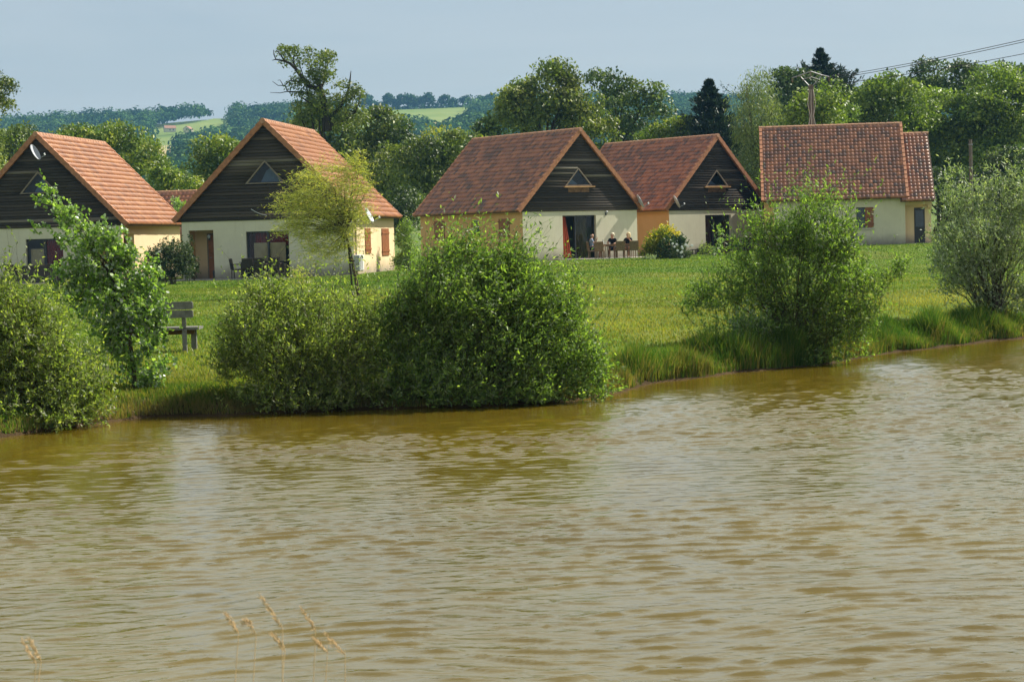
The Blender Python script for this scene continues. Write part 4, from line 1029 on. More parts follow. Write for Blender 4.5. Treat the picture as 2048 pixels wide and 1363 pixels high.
br([(552, 119, -.4), (544, 121, -.4)], .04, .015)
br([(592, 138, -.3), (586, 122, .2), (590, 100, .3), (588, 92, .3)], .08, .02)
br([(606, 162, -.2), (594, 163, 0), (580, 161, .1), (570, 171, .1), (556, 171, .2), (545, 163, .2)], .06, .018)
br([(570, 171, .1), (575, 183, .1), (588, 184, .1), (606, 184, 0), (625, 190, 0)], .04, .075)
br([(575, 183, .1), (560, 186, 0), (540, 185, -.1)], .035, .012); br([(566, 170, .1), (560, 160, .3), (555, 161, .3)], .03, .012)
br([(650, 230, 0), (632, 218, -.3), (618, 205, -.4), (604, 195, -.5)], .15, .04)
br([(652, 240, 0), (670, 225, .3), (686, 205, .4), (697, 180, .4), (700, 160, .4), (702, 142, .4)], .20, .02)
br([(690, 235, .4), (712, 220, .3), (718, 205, .3), (722, 186, .3)], .09, .02)
br([(660, 250, 0), (690, 240, .4), (712, 222, .3)], .14, .06)
br([(640, 180, .3), (650, 160, .4), (652, 140, .3), (650, 124, .3)], .10, .02); br([(636, 165, .3), (622, 140, .6), (616, 118, .5)], .10, .02)
br([(604, 200, 0), (602, 215, .2), (604, 240, .2), (612, 258, .1)], .03, .05)
mb.build('bare_limb', m_barkd, ro)

# conifers
def conifer(label, px, ptop, pbase, halfw, Y, seed, name='fir_tree', mat=None, rag=.3, lift=.35):
    rng = np.random.default_rng(seed); m = Y / FPX
    top = aty(px, ptop, Y); gz = float(terrain(top[0], Y)); base = np.array([top[0], Y, gz]); H = top[2] - gz
    zr = max(0, (aty(px, pbase, Y)[2] - gz))
    Rm = halfw * m; n = 520
    h = zr + (H - zr) * (rng.random(n) ** 1.15); h = np.round(h / .55) * .55 + rng.normal(size=n) * .07; h = np.minimum(h, H - .05)
    lum = 1 + rag * np.sin(h * 3.1 + 2 * rng.random()) * rng.random(n)
    rad = Rm * np.clip((H - h) / (H - zr), 0.02, 1) ** 1.1 * (.40 + .65 * rng.random(n)) * lum
    a = rng.random(n) * 2 * np.pi
    D = np.stack([np.cos(a), np.sin(a), lift * .2 + .2 * rng.random(n)], -1)
    S = np.stack([np.zeros(n), np.zeros(n), h - .1], -1)
    P = grow(S, D, rad, 6, np.array([0, 0, .35]), .5, rng)
    nl = 40; t = .15 + .85 * rng.random((n, nl)) ** .8; seg = np.minimum((t * 5).astype(int), 4); fr = t * 5 - seg; ii = np.arange(n)[:, None]
    LP = P[ii, seg] * (1 - fr[..., None]) + P[ii, seg + 1] * fr[..., None]; T = unit(P[ii, seg + 1] - P[ii, seg])
    LP = LP.reshape(-1, 3) + rng.normal(size=(n * nl, 3)) * .10 * np.repeat(np.clip(rad / Rm * 3, .3, 1.3), nl)[:, None]; T = T.reshape(-1, 3)
    LD = unit(T + rng.normal(size=T.shape) * .5 + [0, 0, .3]); LN = unit(rng.normal(size=T.shape) + [0, 0, .6])
    sz = .30 * (.6 + .7 * rng.random(len(T)))
    V, F, rep = leaf_arrays(LP, LD, LN, sz, sz * .34)
    col = np.clip(.5 + .28 * rng.normal(size=len(T)), 0, 1)
    root = tag(empty(name, base), label, 'tree', 'trees beyond the houses')
    foliage_obj('crown', [(V, F, np.tile(col, rep))], mat or t5, root)
    mb = MB(); mb.tube([(0, 0, -.3), (0, 0, H * .5), (0, 0, H - .2)], [.24, .14, .02], 8); 
    Vs, Fs = strips(P, .03, .008); fq = [f for f in mb.f if len(f) == 4]
    foliage_obj('trunk', [(np.array(mb.v), np.array(fq), np.full(len(fq), .5)), (Vs, Fs, np.full(len(Fs), .5))], m_barkd, root)
conifer('small dark fir standing alone between the two red gables', 1418, 158, 330, 115, 150, 31)
conifer('tallest fir, blue green, rising behind the power pole', 1640, 100, 300, 230, 178, 32, rag=.4)
conifer('short second top of the tall fir', 1678, 146, 290, 140, 179, 33)
# weeping tree
make_tree('weeping_tree', 'weeping tree with hanging grey green strands left of the side-on house', 'tree',
          [(1512, 190, 34, 34), (1520, 240, 44, 50), (1500, 290, 40, 50), (1535, 310, 36, 60), (1498, 345, 36, 40), (1520, 160, 14, 14)], 146, t6, m_bark, seed=41, leaf=.40, droop=.9, aspect=.22, clump=1.0, dens=1.2)

# ------------------------------------------------------------------ wooded hill: one mass of crowns plus the trees one can count on its crest
t7 = leafmat('hill_wood_leaf', [(.016, .046, .012), (.034, .082, .020), (.066, .130, .030), (.110, .180, .048)], trans=.10, clump=.4, cscale=.02, spec=0.0, rough=1.0)
FIELDS = [[(296, 270), (298, 262), (345, 252), (400, 244), (452, 231), (468, 233), (460, 244), (430, 252), (380, 262), (345, 272), (330, 279)],
          [(655, 244), (700, 226), (760, 219), (850, 214), (945, 208), (948, 214), (925, 226), (915, 236), (880, 238), (850, 233), (800, 234), (775, 242), (700, 262)],
          [(846, 250), (870, 244), (882, 246), (874, 252), (850, 254)], [(294, 300), (300, 290), (360, 291), (362, 300), (330, 306)], [(795, 258), (818, 252), (816, 262), (800, 268)]]
def inpoly(px, py, poly):
    c = np.zeros(len(px), bool); n = len(poly)
    for i in range(n):
        x1, y1 = poly[i]; x2, y2 = poly[(i + 1) % n]
        if y1 == y2: continue
        k = ((y1 > py) != (y2 > py)) & (px < (x2 - x1) * (py - y1) / (y2 - y1) + x1); c ^= k
    return c
def topix(P):
    v = P - CAM; d = v @ fwd; return IW / 2 + (v @ rt) / d * FPX, IH / 2 - (v @ up) / d * FPX
rng = np.random.default_rng(55)
N = 16000
yy = 640 + (HY + 40 - 640) * rng.random(N) ** .75; xx = (rng.random(N) - .5) * 2 * .36 * yy
P0 = np.stack([xx, yy, terrain(xx, yy)], -1); px, py = topix(P0)
keep_ = np.ones(N, bool)
for fp in FIELDS:
    for q_ in (0, 3, 6, 9, 12): keep_ &= ~inpoly(px, py - q_ * FPX / yy * .9, fp)
crest = (px > 700) & (px < 960) & (yy > HY - 60)
keep_ &= ~crest
P0, px, py = P0[keep_], px[keep_], py[keep_]
n = len(P0); rad = 3.6 + 2.8 * rng.random(n); hgt = rad * (.95 + .4 * rng.random(n))
hgt *= np.where((P0[:, 1] > HY - 150) & (px < 480), 1.25, 1.0)
KC = 80
d = rdir(n * KC, rng).reshape(n, KC, 3); d[:, :, 2] = np.abs(d[:, :, 2]) * 1.1 - .15; d = unit(d)
lum = 1 + .22 * np.sin(d[:, :, 0] * 5 + rng.random((n, 1)) * 6) * np.cos(d[:, :, 1] * 4 + rng.random((n, 1)) * 6)
Pc = P0[:, None, :] + np.array([0, 0, 1]) * (hgt * .75)[:, None, None] + d * lum[..., None] * np.stack([rad, rad, hgt * .72], -1)[:, None, :]
LN = unit(d + rng.normal(size=d.shape) * .35); LD = np.cross(LN, rdir(n * KC, rng).reshape(n, KC, 3))
sz = (1.6 * (.6 + .7 * rng.random((n, KC)))) 
V, F, rep = leaf_arrays(Pc.reshape(-1, 3) - (unit(LD) * sz[..., None] * .5).reshape(-1, 3), LD.reshape(-1, 3), LN.reshape(-1, 3), sz.reshape(-1), sz.reshape(-1) * .9)
col = np.clip(.5 + .32 * rng.normal(size=(n, 1)) + .16 * rng.normal(size=(n, KC)), 0, 1).reshape(-1)
hw = foliage_obj('hill_woods', [(V, F, np.tile(col, rep))], t7, None); tag(hw, 'blue green woods covering the far hillside', 'wood', kind='stuff')
m_field, nt, out = newmat('pasture'); p = nd(nt, 'ShaderNodeBsdfPrincipled', inp={'Roughness': .95, 'Specular IOR Level': .05})
nt.links.new(ramp(nt, noise(nt, .02, 4, .6, mapping(nt)), [(.35, (.130, .190, .040)), (.7, (.200, .240, .070))]), p.inputs[0]); nt.links.new(p.outputs[0], out.inputs[0])
m_stub = simple('stubble', (.42, .34, .17), .95, .05, var=.2, nscale=.03)
for k, fp in enumerate(FIELDS):
    # a sheet following the hill, 0.6 m above it
    q = np.array([((a, b_)) for a, b_ in fp], float)
    gx = np.arange(q[:, 0].min() - 3, q[:, 0].max() + 3, 4.0); gy = np.arange(q[:, 1].min() - 3, q[:, 1].max() + 26, 2.0)
    pts = {}
    V = []; F = []
    yl = np.linspace(640, HY + 30, 220)
    A_, B_ = np.meshgrid(gx, yl)                      # columns of constant bearing
    bear = np.array([ray(a, 240)[0] / ray(a, 240)[1] for a in gx])
    X = bear[None, :] * yl[:, None]; Yg = np.repeat(yl[:, None], len(gx), 1); Z = terrain(X, Yg) + .7
    G = np.stack([X, Yg, Z], -1); ppx, ppy = topix(G.reshape(-1, 3)); ppx = ppx.reshape(X.shape); ppy = ppy.reshape(X.shape)
    cx = (ppx[:-1, :-1] + ppx[1:, 1:]) / 2; cy = (ppy[:-1, :-1] + ppy[1:, 1:]) / 2
    ins = np.zeros(cx.shape, bool)
    for sh in (0, 10, 20): ins |= inpoly(cx.reshape(-1), cy.reshape(-1) - sh, fp).reshape(cx.shape)
    i, j = np.where(ins); nx = len(gx)
    if not len(i): continue
    a = i * nx + j; Fq = np.stack([a, a + 1, a + nx + 1, a + nx], -1)
    u, inv = np.unique(Fq, return_inverse=True)
    tag(np_mesh('field', G.reshape(-1, 3)[u], [inv.reshape(Fq.shape)], m_stub if k in (2, 3, 4) else m_field), kind='structure')
cts = [(733, 205, 13, 13, 'crest tree beside the bare oak twigs, widest of the row'), (756, 212, 6, 5, 'tiny low crest bush left of the long row'), (777, 203, 10, 12, 'round crest tree opening the long row'), (792, 208, 7, 8, 'low crest tree second in the long row'), (806, 202, 12, 12, 'broad crest tree third in the long row'),
       (822, 203, 11, 11, 'crest tree in the middle of the long row'), (838, 206, 11, 10, 'flat topped crest tree in the long row'), (857, 201, 9, 12, 'tall narrow crest tree closing the long row'), (888, 202, 11, 9, 'umbrella shaped crest tree standing free'), (906, 205, 6, 7, 'little crest tree touching the umbrella shaped one'),
       (932, 202, 9, 7, 'small solitary crest tree with a clear trunk'), (966, 207, 13, 8, 'low wide crest tree at the end of the field')]
for i, (a, b_, rx, rz, lab) in enumerate(cts):
    make_tree('crest_tree', lab, 'tree', [(a, b_, rx, rz), (a + rx * .4, b_ + rz * .4, rx * .6, rz * .5), (a - rx * .45, b_ + rz * .35, rx * .55, rz * .5)], HY - 8, t7, m_barkd, seed=300 + i, leaf=1.5, clump=1.9, dens=1.0, group='trees on the hill crest', trunk_r=.45, flat=.8, aspect=.8, limbs=.5)
# crest hedge
rng = np.random.default_rng(8); n = 900; a = 690 + 270 * rng.random(n); 
hx = np.array([ray(v_, 215)[0] / ray(v_, 215)[1] for v_ in a]) * (HY - 12); Pn = np.stack([hx, np.full(n, HY - 12) + rng.normal(size=n) * 2, terrain(hx, np.full(n, HY - 12)) + rng.random(n) * 2.4], -1)
V, F, rep = leaf_arrays(Pn, rdir(n, rng), rdir(n, rng), np.full(n, 2.2), np.full(n, 1.6))
tag(foliage_obj('crest_hedge', [(V, F, rng.random(len(F)))], t7, None), 'dark low hedge running along the hill crest', 'hedge')
# scattered farm houses in the valley
for i, (a, b_, lab) in enumerate([(340, 266, 'tiny cream farmhouse among trees below the hillside field'), (377, 268, 'second tiny farmhouse to the right, half hidden by trees'), (36, 284, 'distant white gabled cottage at the left edge')]):
    q = gnd(a, b_ + 6, 500, 1600); r0 = tag(empty('farmhouse', (q[0], q[1], q[2] + 2.5), .4 + i), lab, 'house', 'far farmhouses'); r0.scale = (.7, .7, .8)
    mb = MB(); mb.box(-5, 5, -3, 3, 0, 3.0); mb.prism([(-3, 3), (3, 3), (0, 5.0)], -5, 5, Matrix.Rotation(R(90), 4, 'Z')); mb.build('wall', simple('farm_wall', (.6, .54, .42), .9), r0)
    mb = MB()
    for sg in (1, -1):
        pl = [(0, 5.25), (3.5 * sg, 2.9), (3.5 * sg, 2.7), (0, 5.02)]
        mb.prism(pl if sg > 0 else pl[::-1], -5.3, 5.3, Matrix.Rotation(R(90), 4, 'Z'))
    mb.build('roof', simple('farm_roof', (.30, .16, .10) if i < 2 else (.3, .3, .3), .9), r0)
    mb = MB(); mb.box(-1, 0, -3.03, -3.0, 1, 2.2); mb.box(2, 3, -3.03, -3.0, 1, 2.2); mb.build('window', m_pane, r0)

# ------------------------------------------------------------------ grass
def blades(name, X, Y, h, wdt, leanv, mat, rng, seedc=None):
    n = len(X); Z = terrain(X, Y); B = np.stack([X, Y, Z - .01], -1)
    a = rng.random(n) * np.pi * 2; S = np.stack([np.cos(a), np.sin(a) * .6, np.zeros(n)], -1)
    L = rng.normal(size=(n, 3)) * .28 + np.array(leanv); L[:, 2] = 0
    mid = B + np.array([0, 0, 1]) * (h * .55)[:, None] + L * (h * .28)[:, None]; tip = B + np.array([0, 0, 1]) * (h * .98)[:, None] + L * (h * .85)[:, None]
    w2 = wdt[:, None] * .5
    V = np.stack([B - S * w2, B + S * w2, mid + S * w2 * .8, tip, mid - S * w2 * .8], 1).reshape(-1, 3)
    i = np.arange(n)[:, None] * 5
    F4 = i + np.array([[0, 1, 2, 4]]); F3 = i + np.array([[4, 2, 3]])
    c = np.clip(.5 + .25 * rng.normal(size=n) + (seedc if seedc is not None else 0), 0, 1)
    return np_mesh(name, V, [F4, F3], mat, None, [c, c])
gL = leafmat('lawn_blade', [(.060, .128, .016), (.105, .175, .026), (.180, .212, .040), (.290, .255, .070)], trans=.42, clump=.22, cscale=.35, rough=.6, spec=.2)
gT = leafmat('bank_grass_blade', [(.030, .078, .016), (.056, .130, .022), (.105, .165, .032), (.230, .190, .075)], trans=.34, clump=.3, cscale=.8, rough=.6, spec=.2)
rng = np.random.default_rng(99)
N = 470000
u = rng.random(N); Yg = 26 + 92 * u ** 1.9; Xg = (rng.random(N) - .5) * 2 * (.285 * Yg)
sdist = Yg - shoreY(Xg); k = (sdist > .7) & (sdist < 50 + 42 * rng.random(N))
for h_ in (h1, h2, h3, h4, h5):
    dx_, dy_ = Xg - h_.x, Yg - h_.y; c0, s0 = math.cos(h_.yaw), math.sin(h_.yaw); lx_, ly_ = dx_ * c0 + dy_ * s0, -dx_ * s0 + dy_ * c0
    k &= ~((np.abs(lx_) < 4.6) & (ly_ > -3.3) & (ly_ < 11))
dry = (vnoise(Xg, Yg, 5, 3) - .55) * .7 + (vnoise(Xg, Yg, 1.3, 4) - .5) * .3 + .45 * np.exp(-((Yg - 50) / 12) ** 2) * np.clip(Xg / 2 + .3, 0, 1) - .22 * np.clip((Yg - 62) / 14, 0, 1)
Xg, Yg, dry = Xg[k], Yg[k], dry[k]
hh = (.030 + .040 * rng.random(len(Xg))) * (1 + .9 * np.clip(1 - (Yg - shoreY(Xg)) / 5, 0, 1))
tag(blades('grass', Xg, Yg, hh, .011 + .00020 * Yg, (-.1, 0, 0), gL, rng, dry), kind='stuff')
N = 170000
Xb = -12 + 31 * rng.random(N); sb = .10 + 2.6 * rng.random(N) ** 1.4; Yb_ = shoreY(Xb) + sb
cl_ = vnoise(Xb, Yb_, .8, 6); cl2 = vnoise(Xb, Yb_, .27, 7)
right = np.clip((Xb - 1.2) / .8, 0, 1)
hb = (.07 + (.10 + .34 * right) * cl_ * (.3 + 1.3 * cl2)) * np.clip(1.25 - sb / 2.6, .25, 1)
k = rng.random(N) < (.35 + .9 * cl2)
Xb, Yb_, hb, sb, cl_ = Xb[k], Yb_[k], hb[k], sb[k], cl_[k]
brown = .5 * (vnoise(Xb, Yb_, 1.1, 8) - .5) + .22 * (sb < .35) + .22 * (1 - right[k])
tag(blades('bank_grass', Xb, Yb_, hb * (.7 + .6 * rng.random(len(Xb))), np.full(len(Xb), .014), (-.05, -.25, 0), gT, rng, brown - .03), 'tall rough grass along the water edge', 'grass', kind='stuff')
# ------------------------------------------------------------------ terraces
def terrace(h, x0, x1, y0, y1):
    mb = MB(); mb.box(x0, x1, y0, y1, -.35, .025); o = mb.build('terrace', m_step); o.location = (h.x, h.y, h.z); o.rotation_euler = (0, 0, h.yaw); tag(o, kind='structure')
terrace(h1, -3.9, 2.6, -2.6, -.01); terrace(h2, -2.3, 2.4, -2.3, -.01); terrace(h2, -4.4, -2.32, -1.1, 1.28); terrace(h3, -2.0, 3.9, -3.2, -.01); terrace(h4, -2.2, 2.8, -3.0, -.01)

# ------------------------------------------------------------------ furniture
m_rattan = simple('dark_rattan', (.035, .026, .022), .6, .4, var=.4, nscale=20, bump=.5, bscale=90)
m_wicker = simple('tan_wicker', (.20, .135, .075), .7, .3, var=.4, nscale=20, bump=.5, bscale=90)
m_teak = simple('teak_table', (.26, .15, .08), .6, .35, var=.3)
m_cush = simple('pale_cushion', (.55, .52, .46), .9)
def chair(name, label, group, mat, P, rot, wicker=True, back=.92):
    r = tag(empty(name, P, rot), label, 'chair', group)
    mb = MB(); mb.box(-.25, .25, -.23, .24, .38, .44); mb.build('seat', mat, r, bevel=.012)
    mb = MB(); Mx = Matrix.Translation((0, -.235, .42)) @ Matrix.Rotation(R(9), 4, 'X')
    n = 7
    mb.box(-.25, .25, -.03, .012, .0, back - .42, Mx)
    if wicker:
        for i in range(9): mb.box(-.252, .252, -.036, .018, .03 + i * .05, .055 + i * .05, Mx)
    mb.build('backrest', mat, r)
    for sx in (-1, 1):
        mb = MB(); mb.tube([(sx * .265, -.27, .64), (sx * .27, 0, .655), (sx * .265, .22, .63)], .022, 6); mb.tube([(sx * .265, .215, .63), (sx * .26, .225, .40)], .02, 6); mb.build('armrest', mat, r)
        for sy in (-1, 1):
            mb = MB(); mb.tube([(sx * .235, sy * .215, .39), (sx * .24, sy * .225, 0)], [.026, .02], 6); mb.build('leg', mat, r)
    return r
def table(name, label, P, rot, w_, d_, mat, h_=.75):
    r = tag(empty(name, P, rot), label, 'table')
    mb = MB(); nb = 7
    for i in range(nb): mb.box(-w_ / 2, w_ / 2, -d_ / 2 + i * d_ / nb + .004, -d_ / 2 + (i + 1) * d_ / nb - .004, h_ - .035, h_)
    mb.build('tabletop', mat, r)
    mb = MB(); mb.box(-w_ / 2 + .08, w_ / 2 - .08, -d_ / 2 + .07, -d_ / 2 + .10, h_ - .11, h_ - .037); mb.box(-w_ / 2 + .08, w_ / 2 - .08, d_ / 2 - .10, d_ / 2 - .07, h_ - .11, h_ - .037); mb.build('apron', mat, r)
    for sx in (-1, 1):
        for sy in (-1, 1):
            mb = MB(); mb.box(sx * (w_ / 2 - .1) - .03, sx * (w_ / 2 - .1) + .03, sy * (d_ / 2 - .085) - .028, sy * (d_ / 2 - .085) + .028, 0, h_ - .037); mb.build('leg', mat, r)
    return r
def onterr(h, px, yl):
    q = h.hit(px, 500, 1, yl); return h.world((q[0], yl, .027))
# house 2 set
P = onterr(h2, 474, -1.1); chair('garden_chair', 'dark armchair at the near left end of the table by the beige window', 'dark garden chairs', m_rattan, P, R(-95))
P = onterr(h2, 528, -1.1); table('garden_table', 'dark long table under the patio window with beige reflections', P, h2.yaw, 2.1, .95, m_rattan)
for i, (px_, yl, rr, lab) in enumerate([(496, -1.85, 5, 'first from the left of the chairs on the lawn side of the dark table'), (522, -1.9, -4, 'second from the left of the chairs on the lawn side of the dark table'), (549, -1.85, 3, 'third from the left of the chairs on the lawn side of the dark table'),
                                    (515, -.36, 180, 'dark chair between the dark table and the beige window, left one'), (545, -.36, 180, 'dark chair between the dark table and the beige window, right one')]):
    chair('garden_chair', lab, 'dark garden chairs', m_rattan, onterr(h2, px_, yl), h2.yaw + R(rr))
# house 1 set: rattan sofa, chairs
P = onterr(h1, 66, -1.4); r = tag(empty('rattan_sofa', P, h1.yaw), 'long dark rattan sofa before the red curtained window', 'sofa')
mb = MB(); mb.box(-1.1, 1.1, -.35, .35, .12, .42); mb.build('seat', m_rattan, r, bevel=.02)
mb = MB(); mb.box(-1.1, 1.1, -.42, -.352, .12, .84); mb.build('backrest', m_rattan, r, bevel=.02)
for sx in (-1, 1): mb = MB(); mb.box(sx * 1.17 - .068, sx * 1.17 + .068, -.42, .35, .1, .62); mb.build('armrest', m_rattan, r, bevel=.02)
for sx in (-1, 1):
    for sy in (-1, 1): mb = MB(); mb.box(sx * 1.1 - .03, sx * 1.1 + .03, sy * .3 - .03, sy * .3 + .03, 0, .1); mb.build('leg', m_rattan, r)
mb = MB(); mb.box(-1.0, 1.0, -.33, .33, .425, .5); mb.build('cushion', m_rattan, r, bevel=.03)
chair('garden_chair', 'dark chair standing right of the long rattan sofa', 'dark garden chairs', m_rattan, onterr(h1, 106, -1.5), h1.yaw + R(10))
chair('garden_chair', 'dark chair standing at the left edge, left of the rattan sofa', 'dark garden chairs', m_rattan, onterr(h1, 26, -1.6), h1.yaw + R(-20))
# house 3 dining set
YT = -2.0
Pt = onterr(h3, 1230, YT); rot3 = R(3)
table('dining_table', 'wooden dining table with three people around it', Pt, rot3, 1.75, .95, m_teak)
def at3(dx, dy): return np.array([Pt[0] + dx, Pt[1] + dy, Pt[2]])
seats = {'man': (at3(-1.20, .10), R(-82)), 'woman': (at3(-.10, .62), R(172)), 'blonde': (at3(.76, .60), R(165))}
chair('wicker_chair', 'wicker armchair the man in the grey blue shirt sits in', 'wicker chairs round the dining table', m_wicker, *seats['man'])
chair('wicker_chair', 'wicker armchair behind the table under the woman with short pale hair', 'wicker chairs round the dining table', m_wicker, *seats['woman'])
chair('wicker_chair', 'wicker armchair behind the table under the long haired blonde woman', 'wicker chairs round the dining table', m_wicker, *seats['blonde'])
chair('wicker_chair', 'empty wicker chair with its back to the pond, nearest the man', 'wicker chairs round the dining table', m_wicker, at3(-.86, -.72), R(-12))
chair('wicker_chair', 'empty wicker chair with its back to the pond, middle of the table', 'wicker chairs round the dining table', m_wicker, at3(.22, -.76), R(4))
chair('wicker_chair', 'empty wicker chair with its back to the pond, nearest the orange wall', 'wicker chairs round the dining table', m_wicker, at3(.92, -.70), R(14))
# things on the table
def turned(name, label, cat, P, prof, mat):
    mb = MB(); mb.tube([(0, 0, z) for z, r_ in prof], [r_ for z, r_ in prof], 12); o = mb.build(name, mat, None, smooth=False); o.location = [float(c) for c in P]; return tag(o, label, cat)
m_gl = simple('drinking_glass', (.55, .62, .62), .1, .8)
Z75 = np.array([0, 0, .751])
turned('drinking_glass', 'drinking glass on the table in front of the man', 'glass', at3(-.52, .10) + Z75, [(0, .030), (.01, .032), (.11, .038), (.112, .036)], m_gl)
turned('drinking_glass', 'drinking glass near the middle of the dining table', 'glass', at3(-.30, -.12) + Z75, [(0, .030), (.01, .032), (.11, .038), (.112, .036)], m_gl)
turned('water_carafe', 'tall carafe in the middle of the dining table', 'carafe', at3(-.66, -.16) + Z75, [(0, .045), (.02, .055), (.12, .055), (.18, .028), (.26, .032)], m_gl)
turned('coffee_cup', 'white cup by the hand of the woman with short pale hair', 'cup', at3(-.28, .22) + Z75, [(0, .022), (.01, .03), (.07, .042), (.075, .04)], m_white)
turned('plate', 'white plate at the right part of the dining table', 'plate', at3(.45, .05) + Z75, [(0, .06), (.012, .11), (.02, .125)], m_white)

# ------------------------------------------------------------------ people
m_skin = simple('skin', (.48, .27, .18), .6, .35, var=.08)
def skinned(name, nodes, edges, mat, parent, root=0, sub=1):
    me = bpy.data.meshes.new(name); bm = bmesh.new(); ly = bm.verts.layers.skin.verify(); vs = [bm.verts.new(p) for p, r_ in nodes]
    for v_, (p, r_) in zip(vs, nodes):
        rr = r_ if isinstance(r_, tuple) else (r_, r_); v_[ly].radius = rr
    vs[root][ly].use_root = True
    for a, b_ in edges: bm.edges.new((vs[a], vs[b_]))
    bm.to_mesh(me); bm.free(); me.materials.append(mat)
    o = bpy.data.objects.new(name, me); COL.objects.link(o); o.parent = parent
    m_ = o.modifiers.new('skin', 'SKIN'); m_.use_smooth_shade = True
    if sub: s_ = o.modifiers.new('sub', 'SUBSURF'); s_.levels = sub; s_.render_levels = sub
    return o
def person(label, P, rot, shirt, trousers, hairmat, hair, turn=0.0, larm=None, rarm=None, lean=0.0, group='people at the dining table'):
    """seated figure; local y is forward"""
    r = tag(empty('person', P, rot), label, 'person', group)
    N = []; E = []
    def a(p, rad): N.append((p, rad)); return len(N) - 1
    def l(*ids):
        for i in range(len(ids) - 1): E.append((ids[i], ids[i + 1]))
    pel = a((0, -.06, .54), (.135, .11)); wa = a((0, -.09 + lean * .3, .70), (.125, .10)); ch = a((0, -.10 + lean * .7, .90), (.145, .11)); cl = a((0, -.09 + lean, 1.03), (.10, .08)); nk = a((0, -.06 + lean, 1.11), .052)
    ct, stt = math.cos(turn), math.sin(turn)
    def hd(x, y, z): return (x * ct - y * stt, -.04 + lean + x * stt + y * ct, z)
    jaw = a(hd(0, .035, 1.185), (.062, .066)); hm = a(hd(0, .01, 1.26), (.078, .092)); ht = a(hd(0, -.005, 1.325), (.064, .076))
    l(pel, wa, ch, cl, nk, jaw, hm, ht)
    nose = a(hd(0, .105, 1.235), .012); l(hm, nose)
    for sx in (-1, 1): e = a(hd(sx * .084, -.005, 1.245), (.010, .016)); l(hm, e)
    for sx, arm in ((-1, larm), (1, rarm)):
        el, wr, dirv = arm or ((sx * .27, .10 + lean, .80), (sx * .17, .33 + lean, .80), (-sx * .25, .9, -.05))
        sh = a((sx * .165, -.09 + lean, 1.015), .058); e_ = a(el, .040); mid_ = a(tuple((Vector(el) + Vector(wr)) / 2), .036); w_ = a(wr, .026); l(cl, sh, e_, mid_, w_)
        dv = Vector(dirv).normalized(); sd = dv.cross(Vector((0, 0, 1))).normalized(); dn = Vector((0, 0, -1))
        pm = a(tuple(Vector(wr) + dv * .055), (.036, .018)); l(w_, pm)
        for k, (off, ln) in enumerate(((-.027, .068), (-.009, .078), (.009, .074), (.027, .058))):
            b0 = Vector(wr) + dv * .088 + sd * off; f1 = a(tuple(b0), .0095); f2 = a(tuple(b0 + dv * ln * .5 + dn * .004), .0085); f3 = a(tuple(b0 + dv * ln * .85 + dn * .022), .0075); l(pm, f1, f2, f3)
        t0 = Vector(wr) + dv * .035 - sd * sx * .030; t1_ = a(tuple(t0), .011); t2_ = a(tuple(t0 + dv * .03 - sd * sx * .022), .0095); t3_ = a(tuple(t0 + dv * .055 - sd * sx * .024 + dn * .01), .008); l(w_, t1_, t2_, t3_)
        hp = a((sx * .095, -.02, .52), .088); kn = a((sx * .13, .40, .545), .060); cf = a((sx * .13, .39, .32), .050); an = a((sx * .12, .36, .10), .036); he = a((sx * .12, .37, .05), .038); to = a((sx * .14, .52, .028), (.040, .022)); l(pel, hp, kn, cf, an, he, to)
    skinned('body', N, E, m_skin, r)
    S = [((0, -.08, .56), (.155, .130)), ((0, -.09 + lean * .3, .70), (.145, .118)), ((0, -.10 + lean * .7, .90), (.165, .128)), ((0, -.09 + lean, 1.03), (.110, .090)), ((0, -.07 + lean, 1.075), (.068, .062))]
    ES = [(0, 1), (1, 2), (2, 3), (3, 4)]
    for sx, arm in ((-1, larm), (1, rarm)):
        el = Vector((arm or ((sx * .27, .10 + lean, .80),))[0]); sh = Vector((sx * .165, -.09 + lean, 1.015)); S.append((tuple(sh), .070)); S.append((tuple(sh + (el - sh) * .7), .056)); n_ = len(S); ES += [(3, n_ - 2), (n_ - 2, n_ - 1)]
    skinned('shirt', S, ES, shirt, r)
    T = [((0, -.06, .55), (.160, .130))]; ET = []
    for sx in (-1, 1):
        T += [((sx * .095, -.02, .53), .102), ((sx * .125, .30, .55), .084)]; n_ = len(T); ET += [(0, n_ - 2), (n_ - 2, n_ - 1)]
    skinned('shorts', T, ET, trousers, r)
    mb = MB()
    def H(x, y, z): return hd(x, y, z)
    Mh = Matrix.Translation((0, -.04 + lean, 0)) @ Matrix.Rotation(turn, 4, 'Z')
    if hair == 'short': mb.ell((0, -.03, 1.305), (.098, .112, .082), 14, 9, Mh); mb.ell((0, -.065, 1.24), (.088, .075, .085), 12, 8, Mh)
    if hair == 'long':
        mb.ell((0, -.03, 1.305), (.100, .114, .084), 14, 9, Mh); mb.ell((0, -.085, 1.20), (.100, .070, .155), 12, 9, Mh)
        for sx in (-1, 1): mb.ell((sx * .085, -.01, 1.16), (.030, .055, .13), 10, 7, Mh)
    if hair == 'bald': mb.ell((0, -.055, 1.235), (.086, .060, .055), 12, 8, Mh)
    hp = mb.build('hair', hairmat, r, smooth=True)
    mb = MB()
    for sx in (-1, 1): mb.ell((sx * .032, .093, 1.262), (.011, .008, .007), 8, 6, Mh)
    mb.ell((0, .098, 1.192), (.022, .006, .005), 8, 6, Mh); mb.build('face_features', m_black, r)
    mb = MB()
    for sx in (-1, 1): mb.ell((sx * .14, .45, .03), (.05, .14, .035), 12, 7)
    mb.build('shoes', m_cush, r)
    return r
